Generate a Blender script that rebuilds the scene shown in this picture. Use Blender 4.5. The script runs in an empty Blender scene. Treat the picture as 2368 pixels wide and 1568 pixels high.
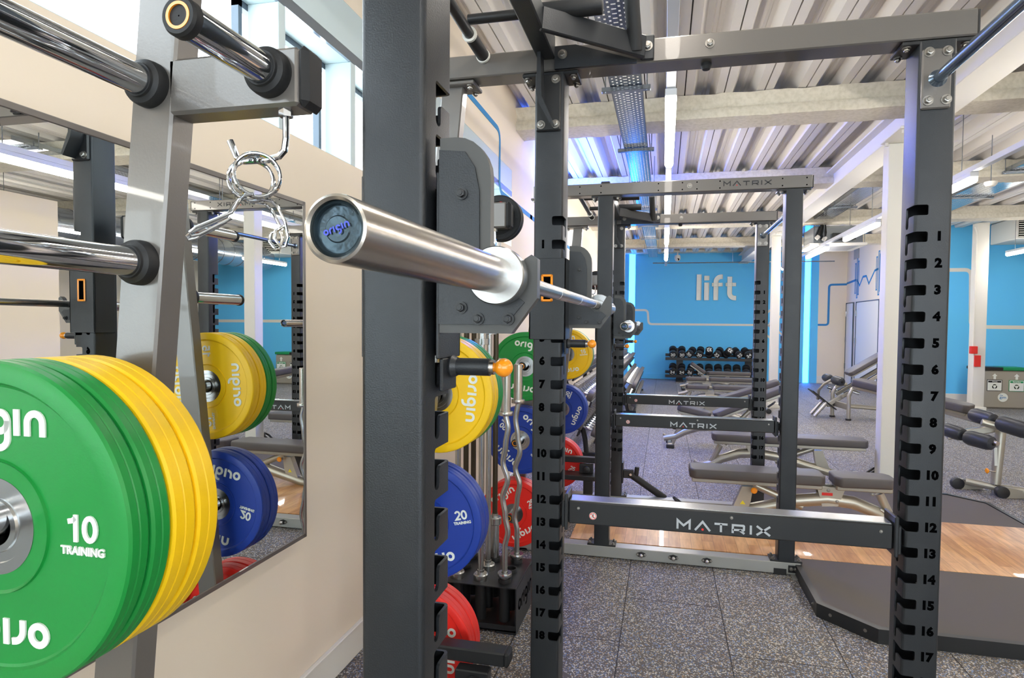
import bpy, bmesh, math, random
from mathutils import Vector, Matrix
random.seed(7)
S = bpy.context.scene
C = S.collection
PI = math.pi

# ------------------------------------------------------------------ camera
F_PX, YAW, PITCH, ROLL, CAM_H = 1384.18, .2202284, -.0343465, .0087134, 1.57
fw = Vector((-math.sin(YAW)*math.cos(PITCH), math.cos(YAW)*math.cos(PITCH), math.sin(PITCH)))
rt = Vector((math.cos(YAW), math.sin(YAW), 0)); up = rt.cross(fw)
r2 = rt*math.cos(ROLL)+up*math.sin(ROLL); u2 = up*math.cos(ROLL)-rt*math.sin(ROLL)
cam = bpy.data.cameras.new('camera'); cam.sensor_width = 36; cam.lens = F_PX/2368*36
cam.shift_x = -41.316/2368; cam.shift_y = 11.54/2368; cam.clip_start = .02; cam.clip_end = 200
co = bpy.data.objects.new('camera', cam); C.objects.link(co); S.camera = co
co.matrix_world = Matrix(((r2.x, u2.x, -fw.x, 0), (r2.y, u2.y, -fw.y, 0), (r2.z, u2.z, -fw.z, CAM_H), (0, 0, 0, 1)))

# ------------------------------------------------------------------ world, view
w = bpy.data.worlds.new('daylight'); S.world = w; w.use_nodes = True
bg = w.node_tree.nodes['Background']; bg.inputs[0].default_value = (.86, .94, 1, 1); bg.inputs[1].default_value = 3.4
S.view_settings.view_transform = 'Standard'; S.view_settings.look = 'None'
S.view_settings.exposure = 1.25; S.view_settings.gamma = 1; S.view_settings.use_curve_mapping = False
LED = 22.0          # strength of the white LED battens
BLUE = 7.0          # strength of the blue LED strips

# ------------------------------------------------------------------ materials
def lin(c):
    return tuple((x/255/12.92 if x/255 <= .04045 else ((x/255+.055)/1.055)**2.4) for x in c)
def mat(name, rgb, rough=.5, metal=0, spec=.5, bump=0, bscale=200, emit=None, es=0, coat=0, aniso=0):
    m = bpy.data.materials.new(name); m.use_nodes = True; nt = m.node_tree; b = nt.nodes['Principled BSDF']
    b.inputs['Base Color'].default_value = (*lin(rgb), 1); b.inputs['Roughness'].default_value = rough
    b.inputs['Metallic'].default_value = metal; b.inputs['Specular IOR Level'].default_value = spec
    b.inputs['Coat Weight'].default_value = coat
    if aniso: b.inputs['Anisotropic'].default_value = aniso
    if emit: b.inputs['Emission Color'].default_value = (*emit, 1); b.inputs['Emission Strength'].default_value = es
    if bump:
        tc = nt.nodes.new('ShaderNodeTexCoord'); n = nt.nodes.new('ShaderNodeTexNoise'); bp = nt.nodes.new('ShaderNodeBump')
        n.inputs['Scale'].default_value = bscale; n.inputs['Detail'].default_value = 3
        bp.inputs['Strength'].default_value = bump; bp.inputs['Distance'].default_value = .002
        nt.links.new(tc.outputs['Object'], n.inputs['Vector']); nt.links.new(n.outputs['Fac'], bp.inputs['Height'])
        nt.links.new(bp.outputs['Normal'], b.inputs['Normal'])
    return m
def mix_noise(m, rgb2, scale, lo=.45, hi=.6, fac=1, detail=4, rough2=None):
    """mottle a material's own colour with a second one"""
    nt = m.node_tree; b = nt.nodes['Principled BSDF']; c1 = b.inputs['Base Color'].default_value[:]
    tc = nt.nodes.new('ShaderNodeTexCoord'); n = nt.nodes.new('ShaderNodeTexNoise'); n.inputs['Scale'].default_value = scale
    n.inputs['Detail'].default_value = detail
    r = nt.nodes.new('ShaderNodeValToRGB'); r.color_ramp.elements[0].position = lo; r.color_ramp.elements[1].position = hi
    r.color_ramp.elements[0].color = c1; c2 = lin(rgb2)
    r.color_ramp.elements[1].color = (*[c1[i]+(c2[i]-c1[i])*fac for i in range(3)], 1)
    nt.links.new(tc.outputs['Object'], n.inputs['Vector']); nt.links.new(n.outputs['Fac'], r.inputs['Fac'])
    nt.links.new(r.outputs['Color'], b.inputs['Base Color'])
    return m
M = {}
M['boltmetal'] = mat('zinc_bolt_metal', (150, 146, 140), .32, .95)
M['black'] = mix_noise(mat('black_powder_coat', (34, 37, 41), .38, .15, .5, .22, 420), (46, 48, 51), 5, .5, .75)
M['black_plain'] = mat('black_paint', (30, 31, 33), .38)
M['gray'] = mat('silver_grey_paint', (112, 108, 104), .30, .4, .5, .08, 260, coat=.3)
M['gray_light'] = mat('light_silver_paint', (166, 167, 163), .35, .4)
M['steel'] = mat('brushed_steel', (196, 190, 182), .27, 1, .5, aniso=.5)
M['chrome'] = mat('polished_chrome', (205, 208, 212), .07, 1)
M['satin'] = mat('satin_steel', (182, 183, 183), .26, 1)
M['rubber'] = mat('black_rubber', (32, 33, 35), .55, 0, .4, .1, 300)
M['void'] = mat('painted_cavity_dark', (5, 5, 6), .9, 0, 0)  # flat black painted for the shade inside cut-outs and holes
M['green'] = mat('green_rubber', (16, 138, 56), .42, 0, .5, .06, 300)
M['yellow'] = mat('yellow_rubber', (250, 202, 6), .42, 0, .5, .06, 300)
M['blue'] = mat('blue_rubber', (20, 58, 158), .42, 0, .5, .06, 300)
M['red'] = mat('red_rubber', (232, 38, 28), .42, 0, .5, .06, 300)
M['print'] = mat('white_print', (232, 236, 230), .5)
M['print_gray'] = mat('grey_print', (178, 182, 186), .4, .3)
M['print_dark'] = mat('dark_print', (40, 40, 42), .4)
M['print_red'] = mat('red_print', (214, 40, 32), .5)
M['orange'] = mat('orange_plastic', (246, 150, 22), .25, 0, .5, coat=.4)
M['cream'] = mat('cream_wall_paint', (230, 218, 200), .75, 0, .25, .04, 120)
M['white'] = mat('white_paint', (222, 220, 212), .6, 0, .3)
M['bluewall'] = mat('blue_wall_paint', (100, 198, 252), .7, 0, .25, .03, 120)
M['stripe'] = mat('blue_stripe_paint', (58, 132, 190), .7, 0, .25)
M['whitepanel'] = mat('white_window_panel', (188, 204, 208), .5)
M['frame'] = mat('window_frame_grey', (84, 96, 108), .4, .3)
M['deck'] = mat('painted_steel_deck', (226, 222, 216), .55, .1)
M['joint'] = mat('deck_joint', (70, 66, 62), .8)
M['spray'] = mix_noise(mat('sprayed_fireproofing', (222, 216, 200), .9, 0, .2, 1, 45), (206, 200, 182), 30, .4, .7)
M['upholstery'] = mat('charcoal_upholstery', (84, 80, 80), .48, 0, .4, .15, 260)
M['bench'] = mat('champagne_bench_frame', (176, 172, 160), .33, .7)
M['wheel'] = mat('wheel_rubber', (28, 28, 30), .5)
M['foam'] = mat('foam_roller_vinyl', (52, 55, 62), .4, 0, .4, .2, 90)
M['ledtube'] = mat('led_batten_diffuser', (255, 250, 240), .4, emit=(1, .93, .84), es=LED)
M['ledtube_near'] = mat('led_batten_diffuser_dim', (255, 250, 240), .4, emit=(1, .93, .84), es=LED*.55)
M['ledtube_far'] = mat('led_batten_diffuser_bright', (255, 250, 240), .4, emit=(1, .94, .87), es=LED*1.9)
M['bluetube'] = mat('blue_led_strip', (120, 200, 255), .4, emit=(.02, .24, 1), es=BLUE)
M['bluetube2'] = mat('strong_blue_led_strip', (120, 170, 255), .4, emit=(.04, .14, 1), es=95)
M['trunk'] = mat('white_lighting_trunking', (205, 208, 212), .45, .2)
M['mirror'] = mat('mirror_silvering', (236, 240, 238), .0, 1)
M['galv'] = mat('galvanised_steel', (160, 168, 178), .16, .9)
M['binmetal'] = mat('bin_grey_steel', (166, 160, 148), .5, .2)
M['bin_green'] = mat('bin_green_rim', (12, 140, 84), .5)
M['rubbermat'] = mat('platform_rubber', (92, 86, 82), .7, 0, .3, .12, 300)
M['sticker_yellow'] = mat('yellow_sticker', (236, 220, 40), .5)
M['ext'] = mat('outside_concrete', (150, 150, 150), .9)

def glass():
    m = bpy.data.materials.new('window_glass'); m.use_nodes = True; nt = m.node_tree; nt.nodes.clear()
    o = nt.nodes.new('ShaderNodeOutputMaterial'); mx = nt.nodes.new('ShaderNodeMixShader')
    t = nt.nodes.new('ShaderNodeBsdfTransparent'); g = nt.nodes.new('ShaderNodeBsdfGlossy'); g.inputs['Roughness'].default_value = .01
    mx.inputs[0].default_value = .06; t.inputs[0].default_value = (.97, .99, 1, 1)
    nt.links.new(t.outputs[0], mx.inputs[1]); nt.links.new(g.outputs[0], mx.inputs[2]); nt.links.new(mx.outputs[0], o.inputs[0])
    return m
M['glass'] = glass()

def floor_mat():
    m = mat('speckled_rubber_tiles', (80, 78, 80), .62, 0, .3); nt = m.node_tree; b = nt.nodes['Principled BSDF']
    N = nt.nodes.new; L = nt.links.new
    tc = N('ShaderNodeTexCoord')
    v = N('ShaderNodeTexVoronoi'); v.inputs['Scale'].default_value = 180; L(tc.outputs['Object'], v.inputs['Vector'])
    sep = N('ShaderNodeSeparateColor'); L(v.outputs['Color'], sep.inputs[0])
    r = N('ShaderNodeValToRGB'); r.color_ramp.interpolation = 'CONSTANT'; e = r.color_ramp.elements
    base = lin((100, 95, 92))
    e[0].position = 0; e[0].color = (*base, 1); e[1].position = .66; e[1].color = (*lin((196, 190, 176)), 1)
    x = e.new(.79); x.color = (*lin((120, 142, 178)), 1); x = e.new(.90); x.color = (*lin((214, 212, 206)), 1); x = e.new(.955); x.color = (*lin((170, 142, 110)), 1)
    L(sep.outputs[0], r.inputs['Fac'])
    n2 = N('ShaderNodeTexNoise'); n2.inputs['Scale'].default_value = 1.1; L(tc.outputs['Object'], n2.inputs['Vector'])
    # tile seams: brick pattern, rows run along y
    mp = N('ShaderNodeMapping'); mp.inputs['Rotation'].default_value = (0, 0, PI/2); mp.inputs['Location'].default_value = (0, .19, 0)
    L(tc.outputs['Object'], mp.inputs['Vector'])
    br = N('ShaderNodeTexBrick'); br.offset = .5; br.inputs['Scale'].default_value = 1
    br.inputs['Brick Width'].default_value = .98; br.inputs['Row Height'].default_value = .52; br.inputs['Mortar Size'].default_value = .003
    br.inputs['Color1'].default_value = (1, 1, 1, 1); br.inputs['Color2'].default_value = (.84, .84, .86, 1); br.inputs['Mortar'].default_value = (.12, .12, .12, 1)
    L(mp.outputs[0], br.inputs['Vector'])
    mu = N('ShaderNodeMixRGB'); mu.blend_type = 'MULTIPLY'; mu.inputs[0].default_value = 1
    L(r.outputs[0], mu.inputs[1]); L(br.outputs['Color'], mu.inputs[2]); L(mu.outputs[0], b.inputs['Base Color'])
    bp = N('ShaderNodeBump'); bp.inputs['Strength'].default_value = .25; bp.inputs['Distance'].default_value = .002
    L(v.outputs['Distance'], bp.inputs['Height']); L(bp.outputs[0], b.inputs['Normal'])
    return m
M['floor'] = floor_mat()

def wood_mat():
    m = mat('oak_boards', (214, 160, 104), .32, 0, .5, coat=.35); nt = m.node_tree; b = nt.nodes['Principled BSDF']; N = nt.nodes.new; L = nt.links.new
    tc = N('ShaderNodeTexCoord'); mp = N('ShaderNodeMapping'); L(tc.outputs['Object'], mp.inputs['Vector']); mp.inputs['Rotation'].default_value = (0, 0, PI/2)
    br = N('ShaderNodeTexBrick'); br.offset = .37; br.inputs['Scale'].default_value = 1; br.inputs['Brick Width'].default_value = .55
    br.inputs['Row Height'].default_value = .075; br.inputs['Mortar Size'].default_value = .0008; br.inputs['Bias'].default_value = 0
    br.inputs['Color1'].default_value = (*lin((226, 174, 116)), 1); br.inputs['Color2'].default_value = (*lin((196, 142, 92)), 1); br.inputs['Mortar'].default_value = (*lin((110, 74, 44)), 1)
    L(mp.outputs[0], br.inputs['Vector'])
    n = N('ShaderNodeTexNoise'); n.inputs['Scale'].default_value = 9; n.inputs['Detail'].default_value = 6; mp2 = N('ShaderNodeMapping')
    mp2.inputs['Scale'].default_value = (4, .6, 1); L(tc.outputs['Object'], mp2.inputs['Vector']); L(mp2.outputs[0], n.inputs['Vector'])
    r = N('ShaderNodeValToRGB'); r.color_ramp.elements[0].color = (.72, .66, .6, 1); r.color_ramp.elements[1].color = (1.1, 1.1, 1.08, 1)
    r.color_ramp.elements[0].position = .35; r.color_ramp.elements[1].position = .65; L(n.outputs['Fac'], r.inputs['Fac'])
    mu = N('ShaderNodeMixRGB'); mu.blend_type = 'MULTIPLY'; mu.inputs[0].default_value = .8; L(br.outputs[0], mu.inputs[1]); L(r.outputs[0], mu.inputs[2])
    L(mu.outputs[0], b.inputs['Base Color'])
    return m
M['wood'] = wood_mat()

# ------------------------------------------------------------------ mesh helpers
class MB:
    def __init__(s): s.bm = bmesh.new()
    def box(s, x0, x1, y0, y1, z0, z1, bev=0, rot=None, seg=1):
        t = bmesh.new(); bmesh.ops.create_cube(t, size=1)
        for v in t.verts: v.co = Vector(((x0+x1)/2+v.co.x*(x1-x0), (y0+y1)/2+v.co.y*(y1-y0), (z0+z1)/2+v.co.z*(z1-z0)))
        if bev: bmesh.ops.bevel(t, geom=t.edges[:], offset=bev, segments=seg, profile=.5, affect='EDGES', clamp_overlap=True)
        if rot is not None: bmesh.ops.transform(t, matrix=rot, verts=t.verts[:])
        s.add(t); return s
    def add(s, t):
        me = bpy.data.meshes.new('tmp'); t.to_mesh(me); t.free(); s.bm.from_mesh(me); bpy.data.meshes.remove(me)
    def mesh(s, me, mtx=None):
        t = bmesh.new(); t.from_mesh(me)
        if mtx is not None: bmesh.ops.transform(t, matrix=mtx, verts=t.verts[:])
        s.add(t); return s
    def cyl(s, p0, p1, r, rb=None, seg=24, cap=True, bev=0):
        p0, p1 = Vector(p0), Vector(p1); d = p1-p0; t = bmesh.new()
        bmesh.ops.create_cone(t, cap_ends=cap, segments=seg, radius1=r, radius2=r if rb is None else rb, depth=d.length)
        if bev: bmesh.ops.bevel(t, geom=[e for e in t.edges if abs(e.verts[0].co.z-e.verts[1].co.z) < 1e-6], offset=bev, segments=2, profile=.5, affect='EDGES')
        q = d.to_track_quat('Z', 'Y').to_matrix().to_4x4()
        bmesh.ops.transform(t, matrix=Matrix.Translation((p0+p1)/2) @ q, verts=t.verts[:]); s.add(t); return s
    def bar(s, p0, p1, wx, wy, bev=0, upv=(0, 0, 1)):
        """rectangular bar from p0 to p1, wx sideways, wy along upv"""
        p0, p1 = Vector(p0), Vector(p1); d = (p1-p0); L = d.length; z = d.normalized(); u = Vector(upv)
        x = u.cross(z)
        if x.length < 1e-4: x = Vector((1, 0, 0)).cross(z)
        x.normalize(); y = z.cross(x)
        mt = Matrix(((x.x, y.x, z.x, 0), (x.y, y.y, z.y, 0), (x.z, y.z, z.z, 0), (0, 0, 0, 1)))
        mt.translation = (p0+p1)/2
        return s.box(-wx/2, wx/2, -wy/2, wy/2, -L/2, L/2, bev, mt)
    def tube(s, pts, r, seg=18, closed=False, cap=True):
        pts = [Vector(p) for p in pts]; n = len(pts); rings = []; ref = None; bm = s.bm
        for i, p in enumerate(pts):
            if closed: d = pts[(i+1) % n]-pts[i-1]
            else: d = pts[min(i+1, n-1)]-pts[max(i-1, 0)]
            d.normalize()
            if ref is None: ref = d.orthogonal().normalized()
            ref = (ref-d*ref.dot(d)).normalized(); b = d.cross(ref)
            rings.append([bm.verts.new(p+(ref*math.cos(a)+b*math.sin(a))*(r(i/(n-1)) if callable(r) else r)) for a in [2*PI*k/seg for k in range(seg)]])
        for i in range(n if closed else n-1):
            a, c = rings[i], rings[(i+1) % n]
            for k in range(seg): bm.faces.new((a[k], a[(k+1) % seg], c[(k+1) % seg], c[k]))
        if cap and not closed: bm.faces.new(rings[0][::-1]); bm.faces.new(rings[-1])
        return s
    def prism(s, pts, o, u, v, t):
        """polygon pts (a,b) in plane o + a*u + b*v, extruded by vector t"""
        o, u, v, t = Vector(o), Vector(u), Vector(v), Vector(t); q = bmesh.new()
        a = [q.verts.new(o+u*p[0]+v*p[1]) for p in pts]; b = [q.verts.new(x.co+t) for x in a]
        q.faces.new(a[::-1]); q.faces.new(b); n = len(a)
        for i in range(n): q.faces.new((a[i], a[(i+1) % n], b[(i+1) % n], b[i]))
        bmesh.ops.recalc_face_normals(q, faces=q.faces[:]); s.add(q); return s
    def lathe(s, prof, o=(0, 0, 0), axis=(0, 1, 0), seg=48):
        """profile of (r, h) turned round axis through o"""
        o, ax = Vector(o), Vector(axis).normalized(); e1 = ax.orthogonal().normalized(); e2 = ax.cross(e1); bm = s.bm; rings = []
        for r, h in prof:
            if r < 1e-6: rings.append([bm.verts.new(o+ax*h)])
            else: rings.append([bm.verts.new(o+ax*h+(e1*math.cos(2*PI*k/seg)+e2*math.sin(2*PI*k/seg))*r) for k in range(seg)])
        for A, B in zip(rings, rings[1:]):
            for k in range(seg):
                k2 = (k+1) % seg
                if len(A) == 1 and len(B) > 1: bm.faces.new((A[0], B[k2], B[k]))
                elif len(B) == 1 and len(A) > 1: bm.faces.new((A[k], A[k2], B[0]))
                elif len(A) > 1: bm.faces.new((A[k], A[k2], B[k2], B[k]))
        return s
    def stroke(s, pts, wd, o, u, v, t, closed=False):
        """flat ribbon of width wd through 2-D points, extruded by t"""
        P = [Vector(p) for p in pts]; P = [p for i, p in enumerate(P) if i == 0 or (p-P[i-1]).length > 1e-4]; n = len(P); Lf, Rt = [], []
        for i in range(n):
            a = P[i-1] if (i > 0 or closed) else None; c = P[(i+1) % n] if (i < n-1 or closed) else None
            d1 = (P[i]-a).normalized() if a is not None else None; d2 = (c-P[i]).normalized() if c is not None else None
            if d1 is None: d1 = d2
            if d2 is None: d2 = d1
            nn = Vector((-(d1.y+d2.y), d1.x+d2.x)).normalized(); k = wd/2/max(.35, nn.dot(Vector((-d2.y, d2.x))))
            Lf.append(P[i]+nn*k); Rt.append(P[i]-nn*k)
        m = n if closed else n-1; o, u, v, t = Vector(o), Vector(u), Vector(v), Vector(t); q = bmesh.new()
        f = lambda p, h: q.verts.new(o+u*p.x+v*p.y+t*h)
        l0, r0 = [f(p, 0) for p in Lf], [f(p, 0) for p in Rt]; l1, r1 = [f(p, 1) for p in Lf], [f(p, 1) for p in Rt]
        for i in range(m):
            j = (i+1) % n
            q.faces.new((l1[i], l1[j], r1[j], r1[i])); q.faces.new((l0[i], l1[i], l1[j], l0[j])); q.faces.new((r0[i], r1[i], r1[j], r0[j]))
        if not closed:
            q.faces.new((l0[0], l1[0], r1[0], r0[0])); q.faces.new((l0[-1], l1[-1], r1[-1], r0[-1]))
        bmesh.ops.recalc_face_normals(q, faces=q.faces[:])
        s.add(q); return s
    def build(s, name, m, parent=None, ang=28, recalc=True):
        if recalc: bmesh.ops.recalc_face_normals(s.bm, faces=s.bm.faces[:])
        me = bpy.data.meshes.new(name); s.bm.to_mesh(me); s.bm.free()
        for x in (m if isinstance(m, (list, tuple)) else [m]): me.materials.append(M[x] if isinstance(x, str) else x)
        me.polygons.foreach_set('use_smooth', [True]*len(me.polygons)); me.set_sharp_from_angle(angle=math.radians(ang))
        o = bpy.data.objects.new(name, me); C.objects.link(o)
        if parent is not None: o.parent = parent
        return o

def tag(o, label=None, cat=None, group=None, kind=None):
    if label: o['label'] = label
    if cat: o['category'] = cat
    if group: o['group'] = group
    if kind: o['kind'] = kind
    return o
def thing(name, label, cat, loc=(0, 0, 0), rz=0, group=None):
    o = bpy.data.objects.new(name, None); o.empty_display_size = .05; C.objects.link(o); o.location = loc; o.rotation_euler = (0, 0, rz)
    return tag(o, label, cat, group)
def struct(o): o['kind'] = 'structure'; return o
def copy_tree(o, parent=None):
    c = o.copy(); C.objects.link(c)
    if parent is not None: c.parent = parent
    for ch in list(o.children): copy_tree(ch, c)
    return c
def dup(o, loc, rot, label):
    c = copy_tree(o); c.location = loc
    if rot is not None: c.rotation_euler = rot
    c['label'] = label
    return c

def text_mesh(s, size, bold=0, ext=.001, res=3):
    cu = bpy.data.curves.new('lettering', 'FONT'); cu.body = s; cu.size = size; cu.offset = bold; cu.extrude = ext
    cu.align_x = 'CENTER'; cu.align_y = 'CENTER'; cu.resolution_u = res
    o = bpy.data.objects.new('lettering', cu); C.objects.link(o)
    bpy.context.view_layer.update(); dg = bpy.context.evaluated_depsgraph_get()
    me = bpy.data.meshes.new_from_object(o.evaluated_get(dg)); bpy.data.objects.remove(o); bpy.data.curves.remove(cu)
    return me
def frame(o, u, v):
    """matrix with x->u, y->v, z->u x v, origin o"""
    u, v = Vector(u).normalized(), Vector(v).normalized(); n = u.cross(v)
    m = Matrix(((u.x, v.x, n.x, 0), (u.y, v.y, n.y, 0), (u.z, v.z, n.z, 0), (0, 0, 0, 1))); m.translation = Vector(o); return m

def arc(cx, cy, r, a0, a1, n=10): return [(cx+r*math.cos(math.radians(a0+(a1-a0)*i/n)), cy+r*math.sin(math.radians(a0+(a1-a0)*i/n))) for i in range(n+1)]
ORIGIN = [(0, [arc(.5, .5, .36, 0, 345, 22)], True), (1.12, [[(.14, 0), (.14, .42)]+arc(.56, .42, .42, 180, 92, 7)+[(.66, .85)]], False),
          (1.92, [[(.14, 0), (.14, 1.0)]], False), (2.40, [arc(.5, .5, .36, 0, 345, 22)], True), (2.40, [[(.86, .55), (.86, -.1)]+arc(.46, -.1, .40, 0, -110, 9)], False),
          (3.56, [[(.14, 0), (.14, 1.0)]], False), (4.06, [[(.14, 0), (.14, .5)]+arc(.50, .5, .36, 180, 0, 12)+[(.86, 0)]], False)]
def word_origin(mb, o, u, v, h, t, wd=.27):
    """rounded lettering, centred on o, x-height h"""
    u, v, o, t = Vector(u), Vector(v), Vector(o), Vector(t); o = o-u*h*2.53-v*h*.42
    for dx, strokes, closed in ORIGIN:
        for st in strokes: mb.stroke(st, wd, o+u*h*dx, u*h, v*h, t, closed)
MTX = {'M': (1.45, [[(.1, 0), (.1, 1), (.72, .42), (1.34, 1), (1.34, 0)]]), 'A': (1.55, [[(.02, 0), (.78, 1), (1.53, 0)]]), 'T': (1.3, [[(0, .9), (1.3, .9)], [(.65, .9), (.65, 0)]]),
       'R': (1.3, [[(.1, 0), (.1, .9), (1.15, .9), (1.2, .84), (1.2, .44), (1.15, .38), (.1, .38)], [(.75, .38), (1.25, 0)]]), 'I': (.3, [[(.15, 0), (.15, 1)]]), 'X': (1.3, [[(0, 0), (1.3, 1)], [(0, 1), (1.3, 0)]])}
def word_matrix(mb, dot, o, u, v, width, h, t):
    """six wide capitals spread over width; dot collects the small red dot of the A"""
    u, v, o, t = Vector(u), Vector(v), Vector(o), Vector(t); tot = sum(MTX[c][0] for c in 'MATRIX')+5*.42; k = width/tot; x = -width/2
    for c in 'MATRIX':
        adv, st = MTX[c]
        for p in st: mb.stroke([(a*k/h, b) for a, b in p], .23, o+u*x-v*h/2, u*h, v*h, t)
        if c == 'A' and dot is not None: dot.cyl(o+u*(x+.78*k)-v*h*.38, o+u*(x+.78*k)-v*h*.38+t*1.2, h*.13, seg=12)
        x += (adv+.42)*k

DIG = {'1': ([[(.40, 0), (.40, 1)], [(.40, .90), (.28, .78), (.06, .74)]], False), '0': ([[(.33+.25*math.cos(a), .5+.41*math.sin(a)) for a in [2*PI*k/20 for k in range(20)]]], True),
       '2': ([arc(.32, .67, .24, 165, -20, 9)+[(.46, .46), (.10, .09), (.62, .09)]], False), '5': ([[(.58, .91), (.16, .91), (.11, .46)]+arc(.32, .33, .24, 130, -150, 11)], False)}
def digits(mb, txt, o, u, v, h, t):
    u, v, o, t = Vector(u), Vector(v), Vector(o), Vector(t); w = .70*len(txt); o = o-u*h*w/2-v*h/2
    for i, c in enumerate(txt):
        for st in DIG[c][0]: mb.stroke(st, .19, o+u*h*.70*i, u*h, v*h, t, DIG[c][1])
_bolt = {}
def bolt(parent, loc, d=(0, -1, 0), r=.009, name='bolt', m='boltmetal'):
    key = (round(r, 4), name, m)
    if key not in _bolt:
        b = MB(); b.cyl((0, 0, -.002), (0, 0, .003), r*1.45, seg=20); b.cyl((0, 0, .003), (0, 0, .003+r*.9), r, seg=6, bev=r*.12)
        b.cyl((0, 0, .003+r*.9), (0, 0, .004+r*1.1), r*.55, seg=12)
        o = b.build(name, m); _bolt[key] = o.data; bpy.data.objects.remove(o)
    o = bpy.data.objects.new(name, _bolt[key]); C.objects.link(o); o.parent = parent; o.location = loc
    o.rotation_euler = Vector(d).to_track_quat('Z', 'Y').to_euler(); return o

# ================================================================== ROOM
XW, YB, YF, XR, YR, CZ = -1.4, 17.7, -5.0, 10.5, 13.9, 3.73
o = MB().box(-1.7, XR+.2, YF-.2, YB+.3, -.2, 0).build('floor', 'floor'); struct(o)
# deck: ribs run away from the camera
prof = []; x = -1.6; per = .335
b = MB(); z0, z1 = 3.60, 3.70
while x < XR:
    prof += [(x, z0), (x+.065, z0), (x+.065, z0+.03), (x+.075, z0+.03), (x+.075, z0), (x+.14, z0), (x+.18, z1), (x+.225, z1), (x+.235, z1-.012), (x+.255, z1-.012), (x+.265, z1), (x+per-.04, z1)]; x += per
for Y0, Y1 in ((YF-.1, YB+.2),):
    bm = b.bm; A = [bm.verts.new((p[0], Y0, p[1])) for p in prof]; B = [bm.verts.new((p[0], Y1, p[1])) for p in prof]
    for i in range(len(prof)-1):
        f = bm.faces.new((A[i], A[i+1], B[i+1], B[i])); f.material_index = 1 if i % 12 == 2 else 0
    b.bm.faces.ensure_lookup_table()
o = b.build('ceiling', ['deck', 'joint'], ang=10, recalc=False); struct(o)
o = MB().box(-1.8, XR+.3, YF-.3, YB+.4, 3.74, 3.9).build('ceiling', 'deck'); struct(o)
# sprayed cross beams
import mathutils.noise as mn
def sprayed_beam(y, zb, x0=XW, x1=XR, wd=.3, d=.20):
    bm = bmesh.new(); nx = int((x1-x0)/.06); ring = [(-wd/2-.05, d), (-wd/2, d*.72), (-wd/2+.01, d*.4), (-wd/2-.01, .09), (-wd/2-.03, .05), (-wd/2-.02, 0), (0, -.005), (wd/2+.02, 0), (wd/2+.03, .05), (wd/2, .1), (wd/2, d*.5), (wd/2+.05, d)]
    rows = []
    for i in range(nx+1):
        X = x0+(x1-x0)*i/nx; row = []
        for a, c in ring:
            p = Vector((X, y+a, zb+c)); n = mn.noise(p*9)*.012+mn.noise(p*30)*.006; row.append(bm.verts.new((p.x, p.y+n*(1 if a > 0 else -1), p.z-abs(n)*(.6 if c < .06 else 1.2))))
        rows.append(row)
    for r, q in zip(rows, rows[1:]):
        for k in range(len(r)-1): bm.faces.new((r[k], q[k], q[k+1], r[k+1]))
    t = MB(); t.bm.free(); t.bm = bm
    return t.build('ceiling', 'spray', ang=60, recalc=True)
for y in (-3.4, -.4, 2.7, 5.74, 8.55, 11.65, 14.72): struct(sprayed_beam(y, 3.40))
struct(sprayed_beam(17.45, 3.60, d=.1))

# left wall with clerestory window band
Y1 = 5.43; SILL, HEAD, TOPW = 2.283, 2.745, 2.985
b = MB(); b.box(XW-.3, XW, YF, Y1, 0, SILL); b.box(XW-.3, XW, YF, Y1, TOPW, CZ); b.box(XW-.3, XW, Y1, YB, 0, CZ); struct(b.build('wall_left', 'cream'))
b = MB(); b.box(XW, XW+.012, YF, YB, 0, .14, .003); b.box(XW, XW+.022, YF, YB, .14, .15, .003); struct(b.build('baseboard_left', 'white'))
fr = MB().box(XW-.012, XW+.001, YF, Y1, HEAD, HEAD+.045, 0).build('window_1', 'frame'); struct(fr); fr.data.materials[0] = M['galv']
p = MB(); p.box(XW-.01, XW-.001, YF, Y1, HEAD+.045, TOPW); p.box(XW-.13, XW-.012, YF, Y1, HEAD, HEAD+.05); p.box(XW-.14, XW-.002, YF, Y1, SILL+.0005, SILL+.003)
p.build('head_panel', 'whitepanel', fr)
k = 0; y = 1.98
while y < Y1:
    mm = MB().box(XW-.13, XW, y, y+.042, SILL, HEAD, .002); mm.build('mullion', 'whitepanel', fr)
    f = MB(); f.box(XW-.16, XW-.13, y-.05, y-.03, SILL, HEAD); f.box(XW-.16, XW-.13, y+.06, y+.07, SILL, HEAD); f.box(XW-.16, XW-.13, y-.05, y+.47, HEAD-.025, HEAD)
    f.build('window_frame', 'frame', fr)
    MB().box(XW-.15, XW-.145, y+.04, y+.5, SILL, HEAD).build('pane', 'glass', fr); y += .52
for yy in (-3.9, -1.9, .05): MB().box(XW-.13, XW, yy-.04, yy, SILL, HEAD, .002).build('mullion', 'whitepanel', fr)
MB().box(XW-.15, XW-.145, YF, 1.97, SILL, HEAD).build('pane', 'glass', fr)
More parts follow.
